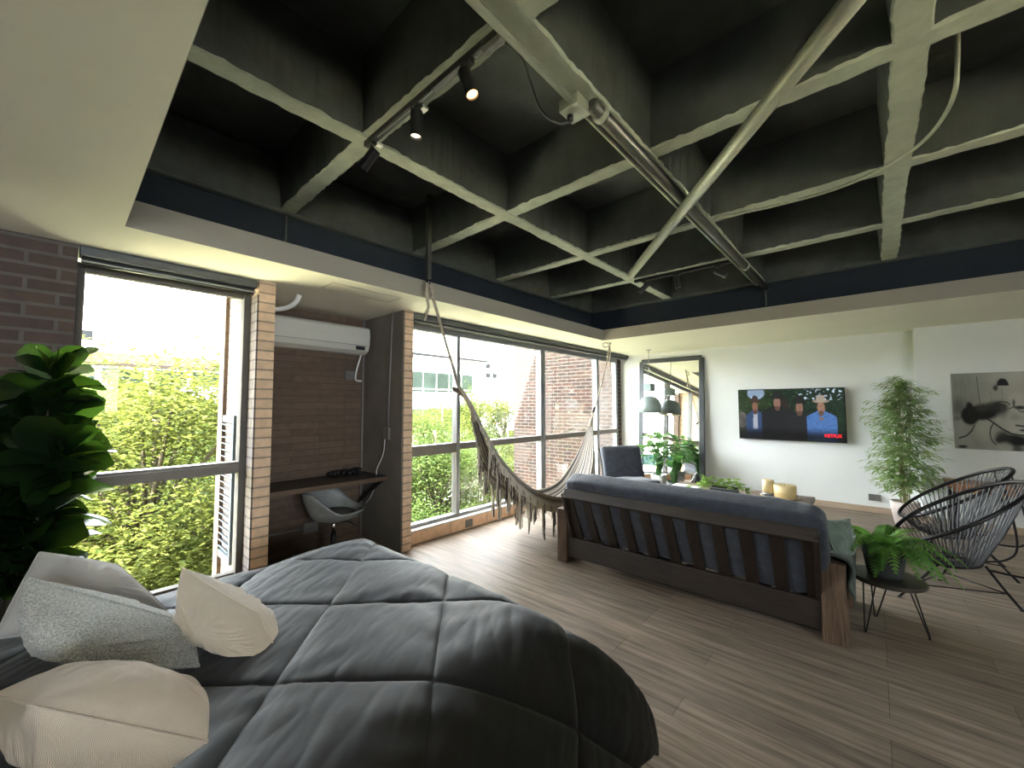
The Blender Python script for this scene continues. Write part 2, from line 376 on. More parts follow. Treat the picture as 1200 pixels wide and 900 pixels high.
# concrete ribs with charcoal sides and paler ragged undersides
def rib(name,axis,c,a,b,w=.1,zb=ZR,top=.17,seed=0):
    rr=random.Random(seed); n=int((b-a)/.035); mb=MB(); cols=[]
    def P(t,o,z): return (t,c+o,z) if axis=='x' else (c+o,t,z)
    rows=[]
    jl=jr=0
    for i in range(n+1):
        t=a+(b-a)*i/n
        jl=.55*jl+rr.uniform(-.005,.005); jr=.55*jr+rr.uniform(-.005,.005)
        wob=.004*math.sin(t*2.3+seed)
        zl=zb+.012+rr.uniform(-.006,.006); zz=zb+.004*math.sin(t*1.7+seed*2)
        rows.append([P(t,-top/2,ZS+.01),P(t,-w/2-.006+wob+jl*.8,zl),P(t,-w/2+.002+wob+jl,zz),P(t,w/2-.002+wob+jr,zz),P(t,w/2+.006+wob+jr*.8,zl),P(t,top/2,ZS+.01)])
    for r in rows: mb.v+= [V(p) for p in r]
    for i in range(n):
        for k in range(5):
            q=(i*6+k,i*6+k+1,(i+1)*6+k+1,(i+1)*6+k)
            mb.f.append(q if axis=='x' else q[::-1]); mb.m.append(1 if k in (1,2,3) else 0)
    return S(name,mb,[M['coffer'],M['ribbot']])
k=5
for x in (1.14,2.35,3.535,4.63):
    rib('trim_%d'%k,'y',x,-4.2,3.40,seed=k); k+=1
for y in (2.15,1.0,-.17,-1.35,-2.5):
    rib('trim_%d'%k,'x',y,-.1,5.75,w=.105 if y!=-.17 else .115,seed=k,zb=ZR-.004); k+=1

# ------------------------------------------------------------- windows
def pane(x0,x1,z0,z1,par,y=3.885,name='pane'):
    return struct(MB().box(x0,x1,y-.003,y+.003,z0,z1).build(name,M['glass'],par))
w1=struct(bpy.data.objects.new('window_1',None)); C.objects.link(w1); w1.location=(.5,3.88,.15)
f=MB(); f.box(.045,.085,3.85,3.93,.135,2.45).box(.985,1.03,3.83,3.93,.135,2.45).box(.085,.985,3.86,3.92,2.39,2.45).box(.085,.985,3.85,3.92,.135,.18)
struct(f.build('window_frame',M['wframe'],w1,bevel=.003))
f=MB(); f.box(.085,.985,3.84,3.94,.965,1.055).box(.085,.985,3.825,3.84,.985,1.035)
struct(f.build('window_rail',M['bronze'],w1,bevel=.003))
pane(.085,.985,1.055,2.39,w1); pane(.085,.985,.18,.965,w1)
w2=struct(bpy.data.objects.new('window_2',None)); C.objects.link(w2); w2.location=(5,3.88,.15)
f=MB(); f.box(2.505,7.50,3.85,3.93,.15,.19).box(2.505,7.50,3.85,3.93,2.37,2.46).box(2.505,2.535,3.85,3.93,.19,2.37).box(7.43,7.50,3.85,3.93,.19,2.37)
struct(f.build('window_frame',M['alu'],w2,bevel=.003))
for (x,w) in ((3.30,.05),(5.02,.11),(6.70,.075)):
    f=MB().box(x-w/2,x+w/2,3.835,3.935,.19,2.37)
    if w>.1: f.box(x-.008,x+.008,3.825,3.84,.19,2.37)
    struct(f.build('window_mullion',M['alu'],w2,bevel=.004))
segs=[(2.535,3.275),(3.325,4.965),(5.075,6.66),(6.74,7.43)]
for i,(a,b) in enumerate(segs):
    zt=1.045 if i else 1.05; zb=.965 if i else .935
    struct(MB().box(a,b,3.84,3.935,zb,zt).build('window_rail',M['bronze'],w2,bevel=.003))
    pane(a,b,zt,2.37,w2); pane(a,b,.19,zb,w2)
# roller blind cassettes
def blind(x0,x1,label):
    t=thing('roller_blind',label,'blind',((x0+x1)/2,3.72,2.46),'blind cassettes over the windows')
    MB().box(x0,x1,3.665,3.76,2.448,2.512).build('cassette',M['darkalu'],t,bevel=.006)
    MB().tube([(x0+.01,3.715,2.428),(x1-.01,3.715,2.428)],.022,12).build('fabric_roll',M['darkalu'],t,smooth=True)
    MB().box(x0+.005,x1-.005,3.67,3.678,2.412,2.420).build('bottom_bar',M['alu'],t)
blind(.05,1.028,'dark grey roller blind cassette over the narrow left window')
blind(2.51,7.64,'long dark grey roller blind cassette over the wide window')

S('added_bounce_slab',MB().box(-6,7.68,3.98,7.6,-1.5,-1.3),M['bounce'])  # unseen pale slab, added to bounce daylight up onto the ceiling
# louvred panel on the outside of the pier
t=thing('louvre_shutter','pale blue louvred panel on the outdoor brick pier beside left window','shutter',(1.02,4.3,.2))
MB().box(1.005,1.028,4.10,4.14,.16,1.42).box(1.005,1.028,4.50,4.54,.16,1.42).box(1.005,1.028,4.14,4.50,.16,.22).box(1.005,1.028,4.14,4.50,1.36,1.42).build('frame',M['louv'],t,bevel=.002)
f=MB()
for i in range(20): f.bar((1.015,4.14,.25+i*.057),(1.015,4.50,.25+i*.057),.03,.008,up=(.6,0,1))
f.build('slats',M['louv'],t)

# ================================================================= CEILING THINGS
def spot(base,aim,label,lens,grp,L=.13,r=.03):
    base=V(base); aim=V(aim).normalized()
    t=thing('track_spotlight',label,'spotlight',tuple(base),grp)
    MB().box(base.x-.018,base.x+.018,base.y-.03,base.y+.03,base.z-.014,base.z).build('adapter',M['black'],t,bevel=.003)
    p=base+V((0,0,-.075))
    MB().cyl(base+V((0,0,-.012)),p,.008,8).build('stem',M['blackm'],t,smooth=True)
    a=p-aim*L*.35; b=p+aim*L*.65; Z=aim.to_track_quat('Z','Y').to_matrix()
    MB().lathe([(0,0),(r*.9,0),(r,.006),(r,L),(r*.86,L),(r*.84,L-.012)],a,20,M=Z).build('lamp_head',M['black'],t,smooth=False)
    MB().lathe([(0,L-.01),(r*.85,L-.01)],a,20,M=Z).build('lens',lens,t)
    return b
# first track, rib at x=1.14
t=thing('light_track','black light track running along the near ceiling rib','light track',(1.13,1.6,3.02))
MB().box(1.113,1.147,1.07,2.14,2.995,3.028).build('rail',M['black'],t,bevel=.003)
MB().box(1.117,1.143,1.06,1.16,2.965,2.996).build('power_feed',M['grayp'],t,bevel=.003)
MB().tube([(1.122,1.5,2.992),(1.122,2.0,2.992)],.004,6).build('conductor',M['alu'],t)
MB().box(1.148,1.185,1.62,1.66,2.99,3.003).build('white_clip',M['white'],t)
MB().box(1.148,1.185,2.05,2.08,2.99,3.003).build('white_clip',M['white'],t)
e1=spot((1.13,1.27,2.995),(.10,-.30,-.9),'lit black track spotlight nearest the pipe, glowing warm',M['warm'],'spotlights on the near track')
spot((1.13,1.645,2.995),(.0,.05,-1),'black track spotlight pointing straight down, middle of near track',M['warmlow'],'spotlights on the near track')
spot((1.13,2.08,2.995),(-.3,.75,-.8),'black track spotlight tilted toward the window, last of near track',M['warmlow'],'spotlights on the near track')
t=thing('light_track','black light track on the far ceiling rib above the sofa','light track',(4.62,1.6,3.02))
MB().box(4.6,4.64,1.0,2.12,2.99,3.025).build('rail',M['black'],t,bevel=.003)
spot((4.62,2.0,2.99),(-.25,.6,-.6),'small black spotlight at window end of the far track',M['warmlow'],'spotlights on the far track')
spot((4.62,1.615,2.99),(.1,-.1,-1),'small black spotlight hanging down mid far track',M['warmlow'],'spotlights on the far track')
spot((4.62,1.18,2.99),(.2,-.75,-.5),'small black spotlight aimed sideways nearest the pipe, far track',M['warmlow'],'spotlights on the far track')

# pipes
t=thing('conduit_pipe','slim steel conduit running beneath the ceiling rib to junction box','pipe',(1.5,1.05,2.99))
MB().tube([(-.1,1.045,2.985),(1.60,1.045,2.985)],.016,10).build('near_length',M['steel'],t,smooth=True)
MB().tube([(1.72,1.045,2.985),(5.7,1.03,2.985)],.014,10).build('far_length',M['steel'],t,smooth=True)
t=thing('junction_box','square pale grey junction box with black plug on ceiling rib','junction box',(1.66,1.06,2.97))
MB().box(1.60,1.72,1.005,1.115,2.955,3.015).build('box',M['steel'],t,bevel=.004)
MB().cyl((1.655,1.085,2.955),(1.655,1.085,2.925),.016,12).build('plug',M['black'],t,smooth=True)
tag(MB().tube(spline([(1.66,1.085,2.925),(1.60,1.12,2.90),(1.5,1.15,2.93),(1.35,1.10,2.965),(1.25,1.06,2.975),(1.16,1.07,2.985)]),.006,6).build('power_cable',M['black'],smooth=True),'thin black cable looping from junction box to near light track','cable')
t=thing('water_pipe','dark thick pipe running beside the conduit along the ceiling rib','pipe',(3.5,.96,2.98))
MB().tube([(1.70,.985,2.985),(5.72,.94,2.94)],.034,14).build('pipe',M['dpipe'],t,smooth=True)
for x in (1.78,4.72):
    MB().tube([(x-.015,.985-.011*(x-1.7),2.985-.011*(x-1.7)),(x+.015,.985-.011*(x-1.7),2.985-.011*(x-1.7))],.045,14).build('clamp',M['steel'],t,smooth=True)
MB().tube([(5.69,.94,2.94),(5.72,.94,2.80),(5.72,.94,2.70)],.008,6).build('drop_wire',M['dpipe'],t,smooth=True)
t=thing('diagonal_pipe','pale painted pipe crossing the ceiling diagonally, open end hanging','pipe',(3,1,2.92))
MB().tube([(4.06,1.90,2.915),(1.0,-.664,2.92)],.040,16).build('pipe',M['steel'],t,smooth=True)
MB().tube([(4.06,1.90,2.95),(4.09,1.93,2.97),(4.10,1.95,3.20),(4.1,1.97,3.45)],.006,6).build('hanger_wire',M['dpipe'],t,smooth=True)
tag(MB().tube(spline([(2.70,-.36,3.45),(2.74,-.35,3.10),(2.80,-.34,2.985),(2.95,-.31,2.955),(3.10,-.26,2.95),(3.25,-.17,2.955),(3.38,-.02,2.96),(3.46,.2,2.965),(3.49,.54,2.985),(3.47,.90,3.01)]),.010,8).build('ceiling_cable',M['steel'],smooth=True),'loose pale cable drooping around the right ceiling beam','cable')
tag(MB().box(1.13,1.145,3.395,3.41,2.69,3.0).build('vertical_conduit',M['dpipe']),'short thin conduit in the dark recess above the fascia','conduit')

# hammock hanger
t=thing('hanging_post','dark metal post hanging from ceiling void holding left hammock rope','post',(2.21,3.0,2.64))
MB().box(2.19,2.23,2.98,3.02,2.66,3.45).build('bar',M['dpipe'],t,bevel=.004)
MB().tube(spline([(2.21,3.0,2.67),(2.195,3.0,2.64),(2.20,3.0,2.61),(2.22,3.0,2.605),(2.228,3.0,2.63)]),.007,8).build('hook',M['blackm'],t,smooth=True)
t=thing('ceiling_hook','small dark hook in the ceiling holding right hammock rope','hook',(5.888,3.139,2.51))
MB().cyl((5.888,3.139,2.513),(5.888,3.139,2.505),.022,12).build('plate',M['blackm'],t)
MB().tube(spline([(5.888,3.139,2.506),(5.89,3.139,2.48),(5.875,3.139,2.462),(5.86,3.139,2.475)]),.006,8).build('hook',M['blackm'],t,smooth=True)

# ------------------------------------------------------------- hammock
ham=thing('hammock','striped cream and brown fringed hammock hanging in front of window','hammock',(4.1,3.0,.3))
cen=spline([(2.79,3.03,1.46),(2.93,3.02,1.16),(3.08,3.01,.90),(3.38,2.99,.62),(3.75,2.97,.455),(4.15,2.96,.40),(4.5,2.97,.47),(4.78,2.99,.70),(4.95,3.01,.96),(5.08,3.03,1.25)],6)
nc=len(cen)
import bisect
def wid(t): return .035+.40*math.sin(PI*t)**1.1
STR_=.72
stripes=[(.62,.57,.48),(.07,.05,.045),(.55,.50,.43),(.30,.25,.22),(.62,.57,.48),(.09,.065,.06),(.50,.45,.39),(.16,.12,.11),(.62,.57,.48),(.35,.30,.27),(.06,.05,.05),(.58,.53,.45)]
mb=MB(); cols=[]; NU=nc; NV=49
for i in range(NU):
    t=i/(NU-1); p=cen[i]; w=wid(t)
    for j in range(NV):
        v=j/(NV-1)*2-1
        fold=.012*math.sin(v*19+2*t)*(1.2-math.sin(PI*t))
        y=p.y+v*w*.55
        z=p.z-(1-v*v)*w*.30*math.sin(PI*t)+.10*w+fold*.8 - (.04 if v<-.8 else 0)*w
        x=p.x+fold*.4
        mb.v.append(V((x,y,z))); cols.append(tuple(q*STR_ for q in stripes[int((v+1)/2*23.9)%12]))
for i in range(NU-1):
    for j in range(NV-1):
        mb.f.append((i*NV+j,(i+1)*NV+j,(i+1)*NV+j+1,i*NV+j+1)); mb.m.append(0)
M['ham']=attrmat('striped hammock weave',.9,bump=.4,bscale=250)
mb.build('woven_bed',M['ham'],ham,smooth=True,cols=cols,solid=.006)
# lace band along near edge and far edge
for side,nm in ((-1,'lace_band'),(1,'lace_band')):
    mb=MB(); cols=[]
    for i in range(NU*3-2):
        tt=i/(NU*3-3); a=tt*(NU-1); i0=min(int(a),NU-2); p=cen[i0].lerp(cen[i0+1],a-i0); w=wid(tt)
        x=p.x;y=p.y+side*w*.55;z=p.z+.06*w
        drop=.15*math.sin(PI*tt)**.6+.01+.02*abs(math.sin(tt*40))
        for k in range(5):
            q=k/4; mb.v.append(V((x+.01*math.sin(k*2+i),y+side*.01*math.sin(q*3),z-drop*q)))
            dark=(k==1) or (k==3 and i%5==0)
            cols.append((.16,.13,.11) if dark and k>0 else (.58,.53,.45))
    n=NU*3-2
    for i in range(n-1):
        for k in range(4):
            mb.f.append((i*5+k,(i+1)*5+k,(i+1)*5+k+1,i*5+k+1)); mb.m.append(0)
    mb.build(nm,M['ham'],ham,cols=cols,solid=.004)
    mb=MB(); cols=[]
    rr=random.Random(5+side)
    ncl=22
    for c in range(ncl):
        tt=.12+.76*c/(ncl-1)+rr.uniform(-.012,.012); a=tt*(NU-1); i0=int(a); p=cen[i0].lerp(cen[i0+1],a-i0); w=wid(tt)
        L=(.22+.22*(c%3!=1)+rr.uniform(-.05,.05))*(.75 if side>0 else 1)*(.8+.2*math.sin(PI*tt))
        x0=p.x;y0=p.y+side*w*.55;z0=p.z+.06*w-.14*math.sin(PI*tt)**.6
        z0=z0; L=min(L,z0-.03)
        for s_ in range(8):
            dx=rr.uniform(-.035,.035); dy=rr.uniform(-.015,.015); l=L*rr.uniform(.55,1)
            colr=(.07,.055,.05) if rr.random()<.4 else (.60,.55,.46)
            pts=[V((x0+dx*1.3,y0+dy,z0+.02)),V((x0+dx*.4,y0+dy,z0-l*.35)),V((x0+dx*.6+rr.uniform(-.01,.01),y0+dy,z0-l*.7)),V((x0+dx*.5,y0+dy,z0-l))]
            n0=len(mb.v); mb.tube(pts,lambda q:.0035+.004*q,5)
            cols+= [colr]*(len(mb.v)-n0)
        # short fringe between clusters
        for s_ in range(5):
            t2=min(.9,tt+rr.uniform(0,.045)); a=t2*(NU-1); i0=int(a); p=cen[i0].lerp(cen[i0+1],a-i0); w2=wid(t2)
            z1=p.z+.06*w2-.13*math.sin(PI*t2)**.6; l=rr.uniform(.06,.16)
            colr=(.09,.07,.06) if rr.random()<.3 else (.60,.55,.46)
            n0=len(mb.v); mb.tube([(p.x,p.y+side*w2*.55,z1+.02),(p.x+rr.uniform(-.01,.01),p.y+side*w2*.55,z1-l)],.0035,4)
            cols+=[colr]*(len(mb.v)-n0)
    mb.build('tassel_fringe',M['ham'],ham,cols=cols)['kind']='stuff'
# gathered ends, ropes, toggles
MB().tube([(2.60,3.03,1.70),(2.68,3.03,1.62),(2.79,3.03,1.46),(2.84,3.025,1.35)],lambda q:.012+.025*q,10).build('gathered_end',M['cordr'],ham,smooth=True)
MB().tube([(5.17,3.05,1.36),(5.12,3.04,1.31),(5.06,3.03,1.20)],lambda q:.012+.025*q,10).build('gathered_end',M['cordr'],ham,smooth=True)
MB().tube([(2.52,3.0,1.665),(2.62,3.05,1.64),(2.77,3.10,1.58)],.02,8).build('toggle_stick',mat('brown toggle wood',(.13,.09,.07),.7),ham,smooth=True)
MB().tube([(5.13,3.0,1.47),(5.25,3.1,1.36)],.016,8).build('toggle_stick',M['blackm'],ham,smooth=True)
MB().tube([(2.22,3.0,2.61),(2.40,3.01,2.17),(2.60,3.03,1.70)],.014,8).tube([(2.20,3.0,2.61),(2.19,3.0,2.52),(2.215,3.0,2.40),(2.18,3.0,2.33)],.013,8).tube([(2.19,3.0,2.62),(2.20,2.99,2.50),(2.20,2.99,2.36),(2.175,3.0,2.27)],.010,8).tube(spline([(2.21,3.0,2.61),(2.26,3.0,2.58),(2.25,3.0,2.50),(2.23,3.0,2.48)]),.009,8).build('rope',M['cordr'],ham,smooth=True)
MB().tube([(5.87,3.139,2.47),(5.72,3.11,2.2),(5.50,3.08,1.85),(5.17,3.05,1.36)],.011,8).tube([(5.87,3.139,2.47),(5.86,3.12,2.35),(5.82,3.12,2.2),(5.84,3.12,2.12)],.010,8).tube(spline([(5.87,3.139,2.47),(5.75,3.14,2.50),(5.66,3.14,2.47),(5.70,3.14,2.42),(5.84,3.14,2.45)]),.009,8).build('rope',M['cordr'],ham,smooth=True)

# ================================================================= ALCOVE
t=thing('wall_air_conditioner','white split air conditioner mounted high in the brick alcove','air conditioner',(1.75,4.35,2.2))
def ac(u,v):
    prof=[(4.45,2.36),(4.27,2.385),(4.235,2.36),(4.225,2.28),(4.235,2.18),(4.26,2.12),(4.33,2.085),(4.45,2.085)]
    y,z=prof[round(v*7)]; return V((1.25+u*1.07,y,z))
f=MB().grid(ac,2,8)
f.add([ac(0,i/7) for i in range(8)],[tuple(range(8))]); f.add([ac(1,i/7) for i in range(8)],[tuple(range(8))[::-1]])
f.build('body',mat('warm white casing',(.60,.59,.54),.4,var=.01),t,bevel=.006)
MB().bar((1.28,4.228,2.175),(2.29,4.228,2.175),.006,.004).build('flap_seam',M['grayp'],t)
MB().box(2.16,2.26,4.225,4.236,2.125,2.165).build('display',M['black'],t)
tag(MB().tube(spline([(2.30,4.38,2.10),(2.27,4.38,2.0),(2.25,4.40,1.88),(2.26,4.42,1.80),(2.33,4.43,1.79)]),.010,8).build('drain_hose',M['white'],smooth=True),'white hose curling beneath the air conditioner','hose')
tag(MB().tube([(2.345,4.42,2.51),(2.345,4.42,.02)],.010,8).build('white_conduit',M['grayp'],smooth=True),'vertical grey conduit in the alcove corner','conduit')
tag(MB().tube(spline([(1.42,3.86,2.512),(1.40,3.90,2.44),(1.33,3.98,2.39),(1.17,4.06,2.36)]),.022,12).build('drain_elbow',M['white'],smooth=True),'white bent pipe between ceiling and left brick pier','pipe')
tag(MB().box(2.14,2.27,4.425,4.45,1.80,1.90).build('junction_cover',M['board'],bevel=.004),'grey square cover plate on alcove brick below the air conditioner','cover plate')
t=thing('surface_conduit','thin conduit with grey socket running down the alcove side wall','conduit',(2.37,3.95,1.2))
MB().tube([(2.375,3.86,2.51),(2.375,3.92,1.26)],.009,8).build('tube',M['grayp'],t,smooth=True)
MB().box(2.355,2.385,3.88,3.99,1.14,1.27).build('socket_box',M['board'],t,bevel=.004)
MB().tube(spline([(2.36,3.95,1.15),(2.365,3.99,.98),(2.35,4.09,.80),(2.36,4.10,.68),(2.36,4.22,.50),(2.37,4.35,.40)]),.005,6).build('cable',M['white'],t,smooth=True)
t=thing('low_wall_socket','grey socket box with conduit low on the alcove brick wall','socket',(1.78,4.44,.3))
MB().box(1.73,1.87,4.41,4.45,.19,.30).build('box',M['board'],t,bevel=.004)
MB().tube([(1.17,4.435,.245),(1.73,4.435,.245)],.010,8).build('conduit',M['grayp'],t,smooth=True)
# access panel in the ceiling
f=MB()
a,b,c_,d=(1.46,3.27),(2.10,3.27),(2.10,3.50),(1.46,3.50)
for p,q in ((a,b),(b,c_),(c_,d),(d,a)): f.bar((*p,ZC),(*q,ZC),.006,.003)
S('trim_14',f,M['fascia'])
# desk
t=thing('desk_shelf','dark brown wall-mounted desk shelf across the brick alcove','desk',(1.77,4.2,.71))
MB().box(1.162,2.384,3.93,4.448,.712,.752).build('top',mat('dark desk top',(.035,.026,.022),.5,var=.2),t,bevel=.003)
MB().box(1.162,2.384,3.918,3.93,.708,.752).build('edge_strip',mat('brown desk edge',(.11,.07,.045),.5),t)
MB().bar((2.33,3.95,.71),(2.33,4.43,.42),.03,.03).build('bracket',M['blackm'],t)
f=MB(); rr=random.Random(3)
for i in range(30): f.ell((2.05+rr.uniform(-.1,.22),4.30+rr.uniform(-.08,.08),.77+rr.uniform(-.0,.03)),(.03,.025,.018),8)
tag(f.build('dark_cable_bundle',M['black'],smooth=True),'dark bunched cables lying on the back corner of desk','cables')
# desk chair
cx,cy=1.84,3.99
t=thing('desk_chair','pale grey tub swivel chair with dark seat pad under alcove desk','chair',(cx,cy,0))
def tub(u,v):
    a=u*2*PI; face=math.radians(-40)   # opening direction
    back=.5-.5*math.cos(a-face)
    rim=.49+.195*sm(.2,.75,back); r0=.27
    q=v; r=.06+(r0-.06)*(q**.6)*(1+.0*back); z=.40+(rim-.40)*(q**2.2)
    return V((cx+math.cos(a)*r*1.08,cy+math.sin(a)*r,z))
MB().grid(tub,36,12,closeu=True).build('shell',M['shell'],t,smooth=True,solid=.012)
MB().ell((cx,cy,.455),(.20,.19,.035),24).build('seat_pad',M['seatpad'],t,smooth=True)
MB().cyl((cx,cy,.40),(cx,cy,.25),.018,14).build('gas_rod',M['chrome'],t,smooth=True)
MB().cyl((cx,cy,.26),(cx,cy,.09),.028,14).build('column',M['black'],t,smooth=True)
MB().tube([(cx+.02,cy,.37),(cx+.12,cy-.06,.36),(cx+.17,cy-.10,.32)],.007,6).build('lever',M['black'],t,smooth=True)
for i in range(5):
    a=i*2*PI/5+.3; e=(cx+.25*math.cos(a),cy+.25*math.sin(a),.06)
    MB().bar((cx,cy,.10),e,.035,.025).build('foot_arm',M['black'],t)
    MB().cyl((e[0],e[1]-.012,.025),(e[0],e[1]+.012,.025),.025,14).build('caster',M['black'],t,smooth=True)

# ================================================================= TV WALL
tv=thing('television','wide flat television showing four people in hats outdoors','television',(7.6,1.0,1.35))
ty0,ty1,tz0,tz1,tx=1.685,.322,.968,1.752,7.585
def tvp(u,v,o=0): # u 0 left(y hi)..1 ; v 0 top..1; tilted slightly
    return V((tx-.0+o+.012*u*0,ty0+(ty1-ty0)*u,tz1-(tz1-tz0)*v))
MB().box(tx,tx+.045,ty1-.012,ty0+.012,tz0-.016,tz1+.012).build('bezel',M['black'],tv,bevel=.004)
MB().box(tx+.045,7.67,.85,1.15,1.2,1.5).build('wall_mount',M['blackm'],tv)
def ell(u,v,cx,cy,rx,ry): return ((u-cx)/rx)**2+((v-cy)/ry)**2<1
def scr(u,v):
    n=noise.noise(V((u*9,v*6,1)))*.5+.5; n2=noise.noise(V((u*40,v*25,3)))*.5+.5
    c=V((.012,.034,.016))*(.2+1.3*n)+V((.05,.08,.04))*max(0,n2-.5)
    if u<.34 and v<.55: c=V((.06,.13,.035))*(.1+1.2*n2*n)
    if ell(u,v,.18,.07,.09,.13): c=V((.35,.48,.65))
    if v<.22 and u>.6 and n2>.62: c=V((.4,.5,.6))
    if n2>.72 and v<.45: c=c*2.2
    if ell(u,v,.03,.62,.05,.17): c=V((.35,.33,.30))*n
    def man(cx,hy,hat,face,body,shirt,sw,hr=.036):
        nonlocal c
        if v>hy+.16:
            ww=sw*sm(hy+.12,hy+.30,v)*1.0+ .012
            if abs(u-cx)<ww: c=V(body)*(.7+.6*n2)
            if shirt and abs(u-cx)<.018+.012*(v-hy) and v<hy+.55: c=V(shirt)
        if ell(u,v,cx,hy+.10,hr*.80,.115): c=V(face)*(.75+.4*n2)
        if ell(u,v,cx,hy+.21,hr*.6,.05): c=V(face)*.4
        if ell(u,v,cx,hy-.02,hr*1.75,.035): c=V(hat)*.8
        if ell(u,v,cx,hy-.055,hr*.95,.085) and v<hy: c=V(hat)
    man(.17,.25,(.07,.045,.035),(.36,.18,.12),(.04,.09,.22),(.55,.6,.7),.085)
    if ell(u,v,.44,.42,.075,.30): c=V((.035,.025,.02))
    man(.395,.17,(.02,.02,.022),(.40,.22,.16),(.016,.016,.02),None,.15,.042)
    man(.605,.27,(.018,.018,.018),(.36,.20,.14),(.022,.022,.026),None,.105,.042)
    man(.80,.26,(.50,.42,.33),(.45,.25,.17),(.10,.24,.60),None,.12,.042)
    if abs(u-.80)<.02 and .55<v<.6: c=V((.3,.2,.15))
    if v>.72: c=c*(1-sm(.72,.92,v)*.93)
    return c
NUx,NVx=190,110
mb=MB(); cols=[]
for i in range(NUx):
    for j in range(NVx):
        u=i/(NUx-1);v=j/(NVx-1); mb.v.append(tvp(u,v,-.0015)); c=scr(u,v); cols.append((c.x,c.y,c.z))
for i in range(NUx-1):
    for j in range(NVx-1): mb.f.append((i*NVx+j,i*NVx+j+1,(i+1)*NVx+j+1,(i+1)*NVx+j)); mb.m.append(0)
M['screen']=attrmat('lit screen picture',.25,emit=.5)
mb.build('screen',M['screen'],tv,cols=cols)
def text(body,size,loc,rot,m,parent,name):
    cu=bpy.data.curves.new(name,'FONT'); cu.body=body; cu.size=size; cu.extrude=.0006; cu.align_x='CENTER'; cu.align_y='CENTER'; cu.offset=.0015
    cu.materials.append(m); o=bpy.data.objects.new(name,cu); C.objects.link(o); dg=bpy.context.evaluated_depsgraph_get(); me=bpy.data.meshes.new_from_object(o.evaluated_get(dg)); bpy.data.objects.remove(o); o=bpy.data.objects.new(name,me); C.objects.link(o)
    q=parent.location if parent else V((0,0,0)); o.location=V(loc)-V(q); o.rotation_euler=rot; o.parent=parent; return o
tx_=text('NETFLIX',.066,tvp(.895,.895,-.004),(PI/2,0,-PI/2),emis('red screen lettering',(.75,.01,.015),1.0),tv,'screen_lettering'); tx_.scale=(.8,1,1)

